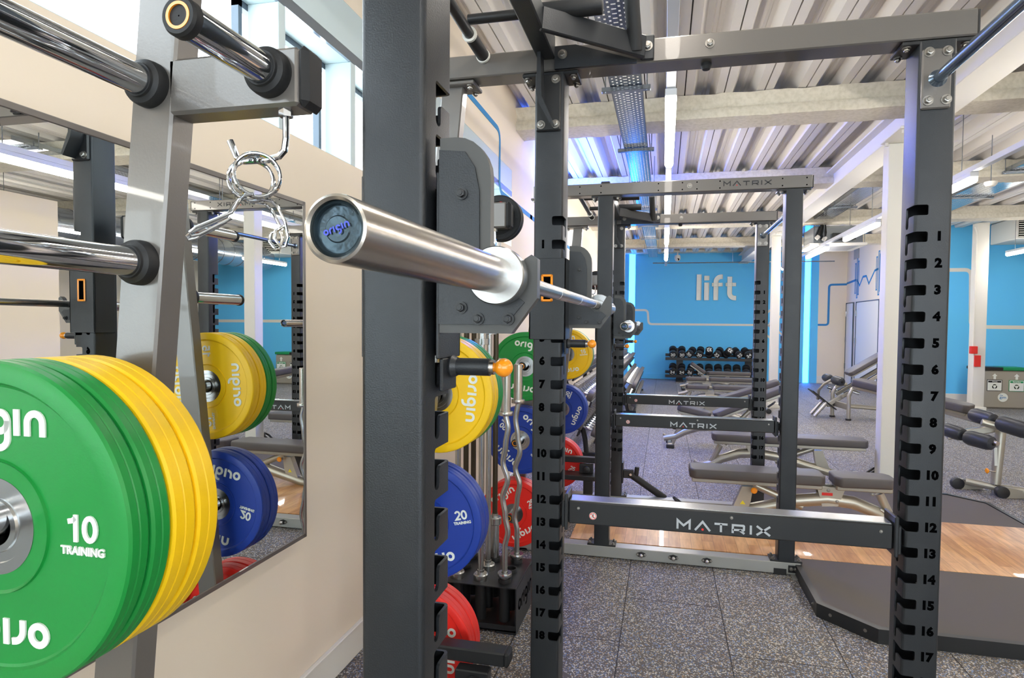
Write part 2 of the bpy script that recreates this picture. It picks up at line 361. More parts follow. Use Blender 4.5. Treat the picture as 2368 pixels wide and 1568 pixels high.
# blue painted line high on the left wall
def line_on(name_pts, wd, o, u, v, t, m, name='painted_line', label=''):
    b = MB()
    for pts in name_pts: b.stroke(pts, wd, o, u, v, t)
    ob = b.build(name, m); return ob
def rnd(pts, r=.12, n=6):
    """round the corners of a polyline"""
    P = [Vector(p) for p in pts]; out = [P[0]]
    for a, p, c in zip(P, P[1:], P[2:]):
        d1 = (a-p).normalized(); d2 = (c-p).normalized(); s0 = p+d1*r; s1 = p+d2*r
        for i in range(n+1):
            t = i/n; out.append(s0*(1-t)**2+p*2*t*(1-t)+s1*t*t)
    out.append(P[-1]); return [tuple(q) for q in out]
ln = line_on([rnd([(-2, 3.215), (5.0, 3.215), (5.0, 2.70), (6.3, 2.70)], .10), [(6.2, 2.70), (9.5, 2.70)]], .045, (XW+.0015, 0, 0), (0, 1, 0), (0, 0, 1), (.002, 0, 0), 'stripe', 'trim_1'); struct(ln)

# back wall with glowing niches, white walls, blue wall on the right
b = MB(); b.box(XW-.2, -1.02, YB, YB+.2, 0, CZ); b.box(-.84, 3.74, YB, YB+.2, 0, CZ); b.box(3.9, 4.1, YB, YB+.2, 0, CZ); struct(b.build('wall_back', 'bluewall'))
b = MB(); b.box(4.1, 4.9, YB, YB+.2, 0, CZ); struct(b.build('wall_back', 'cream'))
b = MB(); b.box(4.8, 5.0, YR, YB+.2, 0, CZ); struct(b.build('wall_right', 'cream'))
b = MB(); b.box(4.8, XR, YR, YR+.2, 0, CZ); struct(b.build('wall_right', 'bluewall'))
b = MB(); b.box(XR, XR+.2, YF, YR, 0, CZ); struct(b.build('wall_right', 'cream'))
b = MB(); b.box(5.0, 5.15, -3, 6.3, 0, 3.1); struct(b.build('wall_partition', 'cream'))
b = MB()
for x0, x1 in ((-.84, 3.74),): b.box(x0, x1, YB-.015, YB, 0, .16, .004)
struct(b.build('baseboard_back', 'bluewall'))
b = MB(); b.box(4.1, 4.8, YB-.015, YB, 0, .2, .004); b.box(4.785, 4.8, YR+.2, YB, 0, .2, .004); b.box(4.8, XR, YR-.015, YR, 0, .2, .004); struct(b.build('baseboard_right', 'white'))
# front wall (behind the camera): unseen glazing, added for cool highlights on front faces
b = MB(); b.box(XW-.2, XR, YF-.2, YF, 0, .5); b.box(XW-.2, XR, YF-.2, YF, 3.1, CZ); b.box(XW-.2, -.9, YF-.2, YF, .5, 3.1); b.box(7.6, XR, YF-.2, YF, .5, 3.1); struct(b.build('wall_front', 'cream'))
fr = MB()
for i in range(8): fr.box(-.9+i*1.2, -.84+i*1.2, YF-.12, YF-.04, .5, 3.1)
fr.box(-.9, 7.6, YF-.12, YF-.04, .5, .56); fr.box(-.9, 7.6, YF-.12, YF-.04, 3.04, 3.1); fr.box(-.9, 7.6, YF-.12, YF-.04, 2.2, 2.26)
fr = fr.build('added_window', 'frame'); struct(fr); MB().box(-.9, 7.6, YF-.085, YF-.08, .5, 3.1).build('pane', 'glass', fr)
# blue LED niches
def led_strip(x0, x1, y0, y1, z0, z1, label, m='bluetube'):
    r = thing('led_strip', label, 'light', ((x0+x1)/2, (y0+y1)/2, z0), 0)
    cx, cy = (x0+x1)/2, (y0+y1)/2
    MB().box(x0-cx, x1-cx, y0-cy, y1-cy, 0, z1-z0, .004).build('diffuser', m, r)
    return r
led_strip(-1.02, -.84, YB+.06, YB+.1, .0, 3.75, 'tall glowing blue light strip at the left end of the blue back wall')
led_strip(3.74, 3.9, YB+.06, YB+.1, .0, 3.75, 'tall glowing blue light strip at the right end of the blue back wall')
led_strip(XW+.005, XW+.05, 6.45, 8.2, 3.30, 3.35, 'blue light strip high on the left wall, hidden by the numbered post', 'bluetube2')
# wall graphics
b = MB(); b.stroke(rnd([(-.84, 1.985), (-.47, 1.985), (-.44, 1.58), (2.9, 1.58)], .1), .06, (0, YB-.004, 0), (1, 0, 0), (0, 0, 1), (0, .003, 0))
for q in ((2.95, 1.95), ):
    for dx, dz in ((0, 0), (.22, .22)): b.stroke([(2.62+dx, 1.75-dz), (2.98+dx, 2.11-dz)], .05, (0, YB-.004, 0), (1, 0, 0), (0, 0, 1), (0, .003, 0)); 
    for dx, dz in ((0, 0), (.2, -.2)): b.stroke([(2.65+dx, 1.45-dz), (3.05+dx, 1.05-dz)], .05, (0, YB-.004, 0), (1, 0, 0), (0, 0, 1), (0, .003, 0))
struct(b.build('trim_2', 'white'))
b = MB(); b.stroke(rnd([(4.1, 1.60), (4.36, 1.60), (4.36, 2.69), (4.8, 2.70)], .08), .055, (0, YB-.004, 0), (1, 0, 0), (0, 0, 1), (0, .003, 0))
P = lambda y: (YB-y)
b.stroke([(0, 2.72), (.82, 2.76)], .055, (4.796, YB, 0), (0, -1, 0), (0, 0, 1), (.003, 0, 0))
b.stroke([(.86, 2.76), (1.1, 2.60), (1.35, 2.80), (1.6, 2.80), (1.8, 2.6), (2.2, 2.88), (2.45, 2.9)], .05, (4.796, YB, 0), (0, -1, 0), (0, 0, 1), (.003, 0, 0))
for c0 in (.72, 2.30):
    for dx, hh in ((0, .38), (.14, .5), (.24, .42)):
        b.stroke([(c0+dx, 2.8-hh), (c0+dx, 2.8+hh), (c0+dx+.07, 2.8+hh), (c0+dx+.07, 2.8-hh)], .03, (4.796, YB, 0), (0, -1, 0), (0, 0, 1), (.003, 0, 0), True)
b.stroke([(2.6, 2.95), (3.6, 2.95)], .055, (4.796, YB, 0), (0, -1, 0), (0, 0, 1), (.003, 0, 0))
struct(b.build('trim_3', 'stripe'))
b = MB(); b.stroke(rnd([(4.9, 2.74), (6.08, 2.74), (6.11, 1.58), (10.4, 1.56)], .12), .075, (0, YR-.004, 0), (1, 0, 0), (0, 0, 1), (0, .003, 0)); struct(b.build('trim_4', 'white'))
# raised word on the back wall
sg = thing('wall_sign', 'raised white lettering reading lift on the blue back wall', 'sign', (1.38, YB, 2.27))
L3 = .73; 
def sgp(name, strokes):
    q = MB()
    for i, (pts, wd) in enumerate(strokes): q.stroke(pts, wd, (0, -.05-.001*i, 0), (1, 0, 0), (0, 0, 1), (0, .04, 0))
    q.build(name, 'print', sg)
sgp('letter', [([(-.43, 0), (-.43, L3)], .135)])
sgp('letter', [([(-.22, 0), (-.22, .5)], .135), ([(-.22, .56), (-.22, .69)], .14)])
sgp('letter', [([(.03, 0), (.03, .5)]+arc(.17, .52, .14, 180, 85, 7)+[(.21, .66)], .13), ([(-.08, .44), (.21, .44)], .1)])
sgp('letter', [([(.40, .66), (.40, .22)]+arc(.54, .2, .14, 180, 275, 7)+[(.58, .06)], .13), ([(.29, .44), (.57, .44)], .1)])
# doors in the white wall on the right
for (y0, y1, n) in ((15.1, 16.75, 1), (17.0, 17.6, 2)):
    d = MB().box(4.78, 4.8, y0, y1, .02, 2.17, .003).build('door_%d' % n, 'white'); struct(d)
    f = MB(); f.box(4.765, 4.8, y0-.012, y0, 0, 2.19); f.box(4.765, 4.8, y1, y1+.012, 0, 2.19); f.box(4.765, 4.8, y0, y1, 2.18, 2.195); f.build('door_frame', 'frame', d)
    for z in (.5, 1.2, 1.9): MB().cyl((4.77, y1-.01, z-.07), (4.77, y1-.01, z+.07), .018, seg=8).build('hinge', 'galv', d)
tag(MB().box(4.785, 4.8, 16.7, 17.1, 3.3, 3.6, .004).build('air_vent', 'gray_light'), 'small grey grille high on the white wall above the doors', 'vent')

# steel beam and columns, white
b = MB(); b.box(2.0, 2.26, YF, YB, 3.29, 3.31, .003); b.box(2.0, 2.26, YF, YB, 3.52, 3.54, .003); b.box(2.09, 2.17, YF, YB, 3.31, 3.52); struct(b.build('trim_5', 'white'))
b = MB()
for yb in (6.0, 12.0):
    b.box(1.95, 2.31, yb-.25, yb+.25, 3.27, 3.289, .003)
    for dx in (-.14, .14):
        for dy in (-.2, .2): b.cyl((2.13+dx, yb+dy, 3.24), (2.13+dx, yb+dy, 3.272), .015, seg=8)
struct(b.build('trim_5', 'white'))
def column(x, y, top=3.27, w=.15):
    b = MB(); b.box(x-w/2, x+w/2, y-w/2, y+w/2, 0, top, .012, seg=3); b.box(x-w/2-.03, x+w/2+.03, y-w/2-.03, y+w/2+.03, 0, .09, .004); return struct(b.build('trim_6', 'white'))
column(2.085, 6.28); column(2.06, 12.2); column(5.72, 12.75, 3.5, .2); column(2.085, .1); column(8.6, 12.75, 3.5, .2)

# ================================================================== WALL MIRROR
mi = thing('wall_mirror', 'large mirror in thin grey metal edging on the cream left wall', 'mirror', (XW, -.3, .73))
MB().box(.0, .04, -2.3, 2.37, 0, 1.29).build('backing', 'frame', mi)
MB().box(.0405, .0425, -2.26, 2.362, .013, 1.283).build('glass', 'mirror', mi)
f = MB(); f.box(0, .045, -2.3, 2.37, -.004, .013, .002); f.box(0, .045, -2.3, 2.37, 1.283, 1.30, .002); f.box(0, .045, 2.362, 2.378, -.004, 1.30, .002); f.build('edge_trim', 'gray', mi)

# ================================================================== RACK
XL, XRT, PW, PD = -.3385, .7235, .10, .11
Y_N, Y_F, DEPTH = 0.0, 1.193, 1.303
SL0, PITCH_Z, NSL = 1.933, .0794, 19
def slotted_post():
    """hollow upright, inner corner at u=0 w=0 (u = outwards, w = away from the numbered face)"""
    def ring(ins, r, n=5):
        pts = []
        for cx, cy, a in ((PW-ins-r, PD-ins-r, 0), (ins+r, PD-ins-r, 90), (ins+r, ins+r, 180), (PW-ins-r, ins+r, 270)):
            pts += [(cx+r*math.cos(math.radians(a+90*i/n)), cy+r*math.sin(math.radians(a+90*i/n))) for i in range(n+1)]
        return pts
    bm = bmesh.new(); zb, zt = .085, 2.412; O, I = ring(0, .009), ring(.005, .004)
    V = lambda P, z: [bm.verts.new((p[0], p[1], z)) for p in P]
    ob, ot, ib, it = V(O, zb), V(O, zt), V(I, zb), V(I, zt); n = len(O)
    for i in range(n):
        j = (i+1) % n
        bm.faces.new((ob[i], ob[j], ot[j], ot[i])); bm.faces.new((ib[j], ib[i], it[i], it[j])); bm.faces.new((ot[i], ot[j], it[j], it[i])); bm.faces.new((ob[j], ob[i], ib[i], ib[j]))
    me = bpy.data.meshes.new('upright'); bm.to_mesh(me); bm.free(); tube = bpy.data.objects.new('upright', me); C.objects.link(tube)
    ca, cb = MB(), MB()
    for k in range(NSL):
        zt = SL0-k*PITCH_Z; r = .006
        pts = [(-.02, zt), (.037-r, zt)]+arc(.037-r, zt-r, r, 90, 0, 4)+arc(.037-r, zt-.031+r, r, 0, -90, 4)+[(-.02, zt-.031)]
        ca.prism(pts, (0, -.02, 0), (1, 0, 0), (0, 0, 1), (0, .0262, 0))
        pts = [(-.02, zt), (.066-r, zt)]+arc(.066-r, zt-r, r, 90, 0, 4)+arc(.056, zt-.056, .010, 0, -180, 8)+[(.046, zt-.038)]+arc(.039, zt-.038, .007, 0, 90, 4)+[(-.02, zt-.031)]
        cb.prism(pts, (-.02, 0, 0), (0, 1, 0), (0, 0, 1), (.0262, 0, 0))
    for c in (ca, cb):
        cut = c.build('cutter', 'void'); md = tube.modifiers.new('b', 'BOOLEAN'); md.operation = 'DIFFERENCE'; md.solver = 'EXACT'; md.object = cut
        bpy.context.view_layer.update(); dg = bpy.context.evaluated_depsgraph_get(); nm = bpy.data.meshes.new_from_object(tube.evaluated_get(dg))
        tube.modifiers.clear(); tube.data = nm; bpy.data.objects.remove(cut)
    me = tube.data; bpy.data.objects.remove(tube); me.materials.clear(); return me
POST = slotted_post()
def upright(parent, side, end):
    """side -1 left / +1 right, end 'N' or 'F'"""
    x0 = XL if side < 0 else XRT; sx = side                      # u grows away from the rack's middle
    y0, sy = (PD, -1) if end == 'N' else (Y_F, 1)
    b = MB(); b.mesh(POST, Matrix.Translation((x0, y0, 0)) @ Matrix.Diagonal((sx, sy, 1, 1))); o = b.build('upright', 'black', parent, 30)
    for k in range(1, NSL):
        key = (k, end)
        if key not in NUM:
            u = (1, 0, 0) if end == 'F' else (-1, 0, 0); nb = MB(); nb.mesh(text_mesh(str(k), .036, .0022, .0004, 2), frame((0, 0, 0), u, (0, 0, 1)))
            t = nb.build('slot_number', 'void'); NUM[key] = t.data; bpy.data.objects.remove(t)  # black digits on the face stand for shaded cut-outs
        t = bpy.data.objects.new('slot_number', NUM[key]); C.objects.link(t); t.parent = o; t.location = (x0+sx*.067, y0-sy*.0004, SL0-k*PITCH_Z-.0155)
    for z, nm in ((.085, 'foot_plate'), (2.41, 'head_plate')):
        h = MB(); yc = PD/2 if end == 'N' else Y_F+PD/2; xc = x0+sx*PW/2; h.box(xc-.095, xc+.095, yc-.052, yc+.052, z-.006, z+.006, .002)
        hp = h.build(nm, 'black_plain', parent)
        for dx in (-.078, .078):
            for dy in (-.035, .035): bolt(hp, (xc+dx, yc+dy, z+(.006 if z < 1 else -.006)), (0, 0, 1 if z < 1 else -1), .0085)
    return o
NUM = {}
def xleg(z): return -.820-.08*(2.07-z)
def lg_x(z): return -.813-.098*(2.07-z)
def rack(y0, label, first):
    r = thing('power_rack', label, 'rack', (0, y0, 0), 0, 'power racks')
    for s in (-1, 1):
        for e in 'NF': upright(r, s, e)
    for e, ya in (('N', 0.0), ('F', 1.193)):
        b = MB().box(-.875, .875, ya, ya+.09, 2.418, 2.495, .004); tb = b.build('top_beam', 'gray', r)
        MB().box(.875, .881, ya+.002, ya+.088, 2.42, 2.493, .002).build('end_cap', 'black_plain', tb)
        if e == 'N':
            l, d = MB(), MB(); word_matrix(l, d, (.493, ya-.0006, 2.459), (1, 0, 0), (0, 0, 1), .285, .028, (0, -.0008, 0)); l.build('lettering', 'print_dark', tb); d.build('red_dot', 'print_red', tb)
            h = MB()
            for X in (-.56, -.42, -.05, .1, .19, .33, .70, .84):
                for z in (2.435, 2.478): h.cyl((X, ya-.0008, z), (X, ya+.001, z), .0045, seg=12)
            h.build('bolt_holes', 'void', tb); bolt(tb, (.145, ya, 2.457), (0, -1, 0), .011)
        else:
            bolt(tb, (.127, ya, 2.461), (0, -1, 0), .010)
            MB().lathe([(0, -.022), (.012, -.02), (.017, -.01), (.016, 0)], (.12, ya+.045, 2.418), (0, 0, 1), 16).build('rubber_bumper', 'rubber', tb)
        b = MB().box(-1.0, .86, ya, ya+.09, .006, .08, .004); bb = b.build('base_beam', 'gray_light', r)
        MB().box(.70, .775, ya-.004, ya+.02, .0, .04).build('rubber_foot', 'rubber', bb)
        MB().box(-.97, -.9, ya+.0, ya+.09, .0, .02).build('rubber_foot', 'rubber', bb)
        if e == 'N':
            for X in (-.123, .083, .294):
                p = MB(); p.prism([(-.034, 0), (-.026, .011), (0, .019), (.026, .011), (.034, 0), (.026, -.011), (0, -.019), (-.026, -.011)], (X, ya-.006, .048), (1, 0, 0), (0, 0, 1), (0, .007, 0))
                pg = p.build('band_peg_plate', 'black_plain', bb)
                MB().lathe([(0, -.04), (.006, -.04), (.009, -.034), (.009, -.028), (.013, -.026), (.013, -.016), (.010, -.015), (.010, 0)], (X, ya-.006, .048), (0, 1, 0), 18).build('band_peg', 'steel', pg)
                for dx in (-.024, .024): bolt(pg, (X+dx, ya-.006, .048), (0, -1, 0), .006)
            c = MB().box(.785, .868, ya-.005, ya+.02, .02, .066, .002).build('bracket', 'black_plain', bb)
            for X in (.803, .829): bolt(c, (X, ya-.005, .044), (0, -1, 0), .008)
            MB().box(.80, .85, ya-.07, ya+.0, .0, .009, .001).build('floor_tab', 'gray_light', bb)
    # storage tree
    for e in 'NF':
        yc = .05 if e == 'N' else 1.253; dx = 0 if e == 'N' else .035; d = -1 if e == 'N' else 1
        pts = [(lg_x(.08)-.043+dx, .08), (lg_x(.08)+.043+dx, .08), (lg_x(2.42)+.040+dx, 2.42), (lg_x(2.42)-.040+dx, 2.42)]
        q = MB().prism(pts, (0, yc-.025, 0), (1, 0, 0), (0, 0, 1), (0, .05, 0)); bmesh.ops.bevel(q.bm, geom=q.bm.edges[:], offset=.004, segments=1, profile=.5, affect='EDGES')
        leg = q.build('storage_leg', 'gray', r)
        mp = MB().box(xleg(2.41)+dx-.1, xleg(2.41)+dx+.1, yc-.05, yc+.05, 2.402, 2.416, .003).build('head_plate', 'gray', r)
        for ddx in (-.08, .08):
            for dy in (-.032, .032): bolt(mp, (xleg(2.41)+dx+ddx, yc+dy, 2.402), (0, 0, -1), .009)
        x1 = -.558 if e == 'N' else -.546
        am = MB().box(lg_x(1.95)+dx+.03, x1, yc-.025, yc+.025, 1.905, 1.995, .005).build('storage_arm', 'gray', r)
        MB().box(x1-.004, x1+.016, yc-.026, yc+.026, 1.903, 1.997, .009).build('end_cap', 'rubber', am)
        for (px, pz, ln) in [(-.605+(.012 if e == 'F' else 0), 1.955, .18)]+[(xleg(z)+dx, z, .30) for z in (1.955, 1.665, 1.297, .80, .31)]:
            ys = yc+d*.025; p = MB(); p.cyl((px, ys, pz), (px, ys+d*(ln-.01), pz), .0235, seg=36); pg = p.build('storage_peg', 'chrome', r)
            MB().lathe([(.0237, .026), (.0265, .026), (.0275, .022), (.0285, .021), (.0345, .018), (.0365, .014), (.0375, .006), (.0375, .0), (.02, 0)], (px, ys, pz), (0, d, 0), 40).build('collar', 'rubber', pg)
            ye = ys+d*ln
            MB().lathe([(.0237, -.012), (.0255, -.012), (.0255, -.001), (.023, .003), (.018, .003), (.018, .001), (.001, .001)], (px, ye, pz), (0, d, 0), 40).build('end_cap', 'rubber', pg)
            MB().lathe([(.0135, .0012), (.0135, .0035), (.0175, .0035), (.0175, .0012)], (px, ye, pz), (0, d, 0), 40).build('orange_ring', 'orange', pg)
        # hook for spring clips under the arm
        hx, hz = -.590, 1.905
        h = MB(); h.lathe([(0, -.012), (.011, -.012), (.011, 0), (0, 0)], (hx, yc-.008, hz), (0, 0, 1), 6)
        h.tube([(hx, yc-.008, hz), (hx, yc-.008, hz-.045), (hx-.003, yc-.008, hz-.064), (hx-.012, yc-.009, hz-.073), (hx-.030, yc-.011, hz-.078), (hx-.072, yc-.014, hz-.079), (hx-.083, yc-.016, hz-.073), (hx-.095, yc-.017, hz-.046)], .0052, 12)
        h.build('clip_hook', 'chrome', am)
    # chin-up station
    g = MB().bar((-.40, .09, 2.492), (-.40, 1.193, 2.492), .06, .075, .004).build('pull_up_spine', 'black', r)
    for y in (.62, 1.03):
        t = MB(); t.cyl((-.62, y, 2.53), (-.40, y, 2.53), .0155, seg=24); t.build('pull_up_crossbar', 'black_plain', r)
        MB().cyl((-.40, y, 2.53), (-.195, y, 2.53), .026, seg=28, bev=.006).build('pull_up_grip', 'rubber', r)
    t = MB(); t.cyl((-.62, .45, 2.505), (-.62, 1.19, 2.485), .0165, seg=24); hd = t.build('neutral_grip_rail', 'black_plain', r)
    MB().cyl((-.62, 1.045, 2.489), (-.62, 1.185, 2.4855), .021, seg=24).build('foam_sleeve', 'rubber', hd)
    for y in (1.04, 1.186): MB().cyl((-.62, y-.005, 2.505-.02*(y-.45)/.74), (-.62, y+.005, 2.505-.02*(y-.45)/.74), .024, seg=24).build('white_ring', 'white', hd)
    br = MB(); br.bar((-.375, .98, 2.485), (-.075, 1.165, 2.455), .02, .07, .003); br.build('diagonal_brace', 'black', r)
    bk = MB().box(-.088, -.045, 1.183, 1.193, 2.423, 2.503, .004).build('brace_bracket', 'black', r); bolt(bk, (-.066, 1.183, 2.466), (0, -1, 0), .011)
    q = MB().prism([(-.37, 2.418), (-.37, 2.492), (-.30, 2.492), (-.10, 2.425), (-.10, 2.418)], (0, 1.181, 0), (1, 0, 0), (0, 0, 1), (0, .012, 0)).build('gusset', 'black', r); bolt(q, (-.343, 1.181, 2.463), (0, -1, 0), .011)
    MB().tube([(-.105, 1.15, 2.44), (-.106, 1.135, 2.48), (-.112, 1.10, 2.55), (-.115, 1.07, 2.62)], .0235, 20).build('vertical_grip', 'rubber', r)
    # plates at the top of the far posts
    p = MB().box(-.432, -.348, 1.181, 1.193, 2.216, 2.403, .004).build('clamp_plate', 'black_plain', r)
    for X, Z in ((-.365, 2.384), (-.414, 2.236), (-.365, 2.236)): bolt(p, (X, 1.181, Z), (0, -1, 0), .010)
    k = MB().prism([(-.004, .25), (.004, .25), (.010, .05), (.045, -.03), (.038, -.04), (.0, .03), (-.008, .06)], (-.412, 1.125, 2.262), (1, 0, 0), (0, 0, 1), (0, .055, 0)).build('hanging_hook', 'black', r)
    bolt(k, (-.412, 1.12, 2.50), (0, 0, -1), .012)
    p = MB().box(.728, .806, 1.183, 1.193, 2.21, 2.385, .004).build('clamp_plate', 'gray', r)
    for X in (.745, .793):
        for Z in (2.234, 2.374): bolt(p, (X, 1.183, Z), (0, -1, 0), .010)
    b = MB(); b.cyl((.770, .11, 2.297), (.770, 1.183, 2.297), .0165, seg=32); b.lathe([(.0165, -.012), (.022, -.003), (.025, 0)], (.770, 1.183, 2.297), (0, 1, 0), 32); b.build('pull_up_bar', 'pull', r)
    # low storage bars between the trees and the posts
    b = MB().box(-.86, -.530, 1.19, 1.255, .355, .405, .005).build('lower_arm', 'black_plain', r); MB().box(-.535, -.515, 1.188, 1.257, .353, .407, .008).build('end_cap', 'rubber', b)
    b = MB(); b.box(-.86, -.44, 1.05, 1.22, .235, .275, .004); b.box(-.66, -.58, 1.12, 1.2, .1, .24, .003); b.build('step_plate', 'black_plain', r)
    b = MB(); b.box(-.70, -.58, 1.15, 1.2, .275, .352, .004); b.cyl((-.63, 1.15, .31), (-.63, 1.12, .31), .03, seg=24, bev=.006); b.build('lower_bracket', 'black_plain', r)
    return r
M['hookliner'] = mat('hook_liner_plastic', (74, 74, 73), .42, 0, .4)
M['pull'] = mat('dark_chromed_bar', (120, 138, 158), .2, .9)
rack(.81, 'nearest grey and black power rack, its numbered posts filling the foreground', True)
rack(3.98, 'farther power rack, with dark lettering on its top beam', False)

# ------------------------------------------------------------------ J hooks
def jhook(y0, zc, end, label):
    """end N: hook plate faces the camera; zc is the height of the bar's axis"""
    d = 1 if end == 'N' else -1                      # sleeve wraps the numbered face
    yp = y0+PD if end == 'N' else y0+Y_F             # world y of the numbered face
    r = thing('bar_hook', label, 'hook', (XL, yp, zc-.1), 0, 'bar hooks on the rack posts')
    z0, z1 = -.02, .255
    s = MB(); s.box(-.112, .014, *sorted((d*.003, d*.009)), z0, z1, .0015); s.box(.008, .014, *sorted((d*.009, -d*.085)), z0, z1, .0015); s.box(-.112, -.106, *sorted((d*.009, -d*.085)), z0, z1, .0015)
    sl = s.build('sleeve', 'black', r)
    f = MB(); yy = d*.009
    for a in ((-.070, -.030, .108, .116), (-.070, -.030, .192, .200), (-.070, -.062, .108, .200), (-.038, -.030, .108, .200)): f.box(a[0], a[1], *sorted((yy, yy+d*.005)), a[2], a[3], .003)
    f.build('window_frame', 'orange', sl)
    MB().box(-.064, -.036, *sorted((yy-d*.001, yy+d*.0005)), .114, .194).build('window', 'void', sl)
    py = (-.075 if end == 'N' else .075)            # plate on the side away from the numbered face
    X, Z = lambda v: v+.3385, lambda v: v-1.536
    out = [(0.014, Z(1.555)), (X(-.215), Z(1.555)), (X(-.177), Z(1.606)), (X(-.177), Z(1.662)), (X(-.186), Z(1.668)), (X(-.196), Z(1.662))]+[(X(-.228)+.0155*math.cos(a), Z(1.636)+.0155*math.sin(a)) for a in [math.radians(q) for q in (-15, -45, -70, -90, -110, -135)]]
    out += [(X(-.247), Z(1.665)), (X(-.247), Z(1.76))]+[(X(-.300)+.053*math.cos(math.radians(q)), Z(1.782)+.058*math.sin(math.radians(q))) for q in (0, 15, 30, 45, 60, 75, 90)]+[(.014, Z(1.84))]
    p = MB(); p.prism(out, (0, py-.009, 0), (1, 0, 0), (0, 0, 1), (0, .018, 0)); pl = p.build('hook_plate', 'hookliner', r)
    inn = [(0.014, Z(1.568)), (X(-.222), Z(1.568)), (X(-.195), Z(1.60)), (X(-.21), Z(1.612)), (X(-.235), Z(1.612)), (X(-.262), Z(1.64)), (X(-.263), Z(1.76)), (X(-.27), Z(1.795)), (X(-.285), Z(1.818)), (.014, Z(1.822))]
    q = MB(); q.prism(inn, (0, py-.013, 0), (1, 0, 0), (0, 0, 1), (0, .026, 0)); q.build('side_plate', 'black_plain' if False else 'black', r)
    for bx, bz in ((-.293, 1.757), (-.293, 1.592), (-.263, 1.576), (-.218, 1.576)):
        bolt(pl, (X(bx)+(.004 if bx < -.29 else 0), py-.013, Z(bz)), (0, -1, 0), .0062, m='black_plain')
    t = MB(); t.cyl((.014, -d*.035, -.034), (.078, -d*.035, -.034), .0135, seg=24); t.lathe([(.016, 0), (.018, .004), (.014, .012)], (.014, -d*.035, -.034), (1, 0, 0), 24)
    t.box(.008, .014, *sorted((-d*.009, -d*.07)), -.07, -.02, .0015); pn = t.build('plunger', 'black', r)
    MB().cyl((.078, -d*.035, -.034), (.085, -d*.035, -.034), .0115, seg=20).build('steel_ring', 'steel', pn)
    MB().lathe([(0, .0)]+[(.0145*math.sin(math.radians(a))+(.001 if a > 150 else 0), .0145-.0145*math.cos(math.radians(a))) for a in range(12, 160, 12)]+[(.007, .031), (.007, .036)], (.114, -d*.035, -.034), (-1, 0, 0), 28).build('knob', 'orange', pn)
    return r
jhook(.81, 1.636, 'N', 'black steel bar hook with orange knob on the tall plain post in the foreground')
jhook(.81, 1.636, 'F', 'black steel bar hook with orange knob covering numbers 2 to 4 on the near rack')
jhook(3.98, 1.557, 'N', 'black steel bar hook on the far rack, on its post nearer the camera')
jhook(3.98, 1.557, 'F', 'black steel bar hook on the far rack, on its farther numbered post')

# ------------------------------------------------------------------ safety bars
def safety(y, label):
    r = thing('safety_bar', label, 'safety bar', (.1925, y, .886), 0, 'safety bars across the racks')
    hw = .5025; b = MB().box(-hw, hw, 0, .072, 0, .078, .004); bd = b.build('bar_body', 'black_plain', r)
    MB().box(-hw+.004, hw-.004, .003, .069, .0775, .0815, .001).build('steel_wear_strip', 'satin', r)
    for s in (-1, 1):
        e = MB(); e.box(*sorted((s*hw, s*(hw+.012))), -.012, .085, -.02, .105, .003); e.box(*sorted((s*(hw+.012), s*(hw+.024))), .0, .07, -.015, .075, .003); e.build('end_bracket', 'black', r)
        bolt(bd, (s*(hw-.035), 0, .055), (0, -1, 0), .0035)
    bolt(bd, (.03, 0, .062), (0, -1, 0), .0035)
    l, d = MB(), MB(); word_matrix(l, d, (.003, -.0006, .027), (1, 0, 0), (0, 0, 1), .29, .029, (0, -.0008, 0)); l.build('lettering', 'print_gray', bd); d.build('red_dot', 'print_red', bd)
    s1 = MB().cyl((-.418, -.0012, .032), (-.418, 0, .032), .0125, seg=28).build('warning_label', 'print', bd)
    g = MB(); g.lathe([(.0095, 0), (.0115, 0), (.0115, .0015), (.0095, .0015)], (-.418, -.0025, .032), (0, 1, 0), 28); g.stroke([(-.0075, .0075), (.0075, -.0075)], .002, (-.418, -.0015, .032), (1, 0, 0), (0, 0, 1), (0, -.0006, 0)); g.build('red_ring', 'print_red', s1)
    m = MB(); o3 = (-.418, -.0013, .032)
    m.cyl((-.4175, -.002, .0385), (-.4175, -.0012, .0385), .0013, seg=10); m.stroke([(0, .005), (0, -.001), (.002, -.0065)], .0022, o3, (1, 0, 0), (0, 0, 1), (0, -.0005, 0)); m.stroke([(0, -.001), (-.0035, -.002), (-.0035, -.0055)], .0018, o3, (1, 0, 0), (0, 0, 1), (0, -.0005, 0)); m.stroke([(-.004, .002), (0, .0045), (.004, .002)], .0015, o3, (1, 0, 0), (0, 0, 1), (0, -.0005, 0))
    m.build('figure', 'print_dark', s1)
    return r
safety(2.012, 'black safety bar with steel top and grey lettering across the near rack')
safety(4.03, 'black safety bar across the near side of the far rack')
safety(5.19, 'black safety bar on the far side of the far rack, highest of the three')

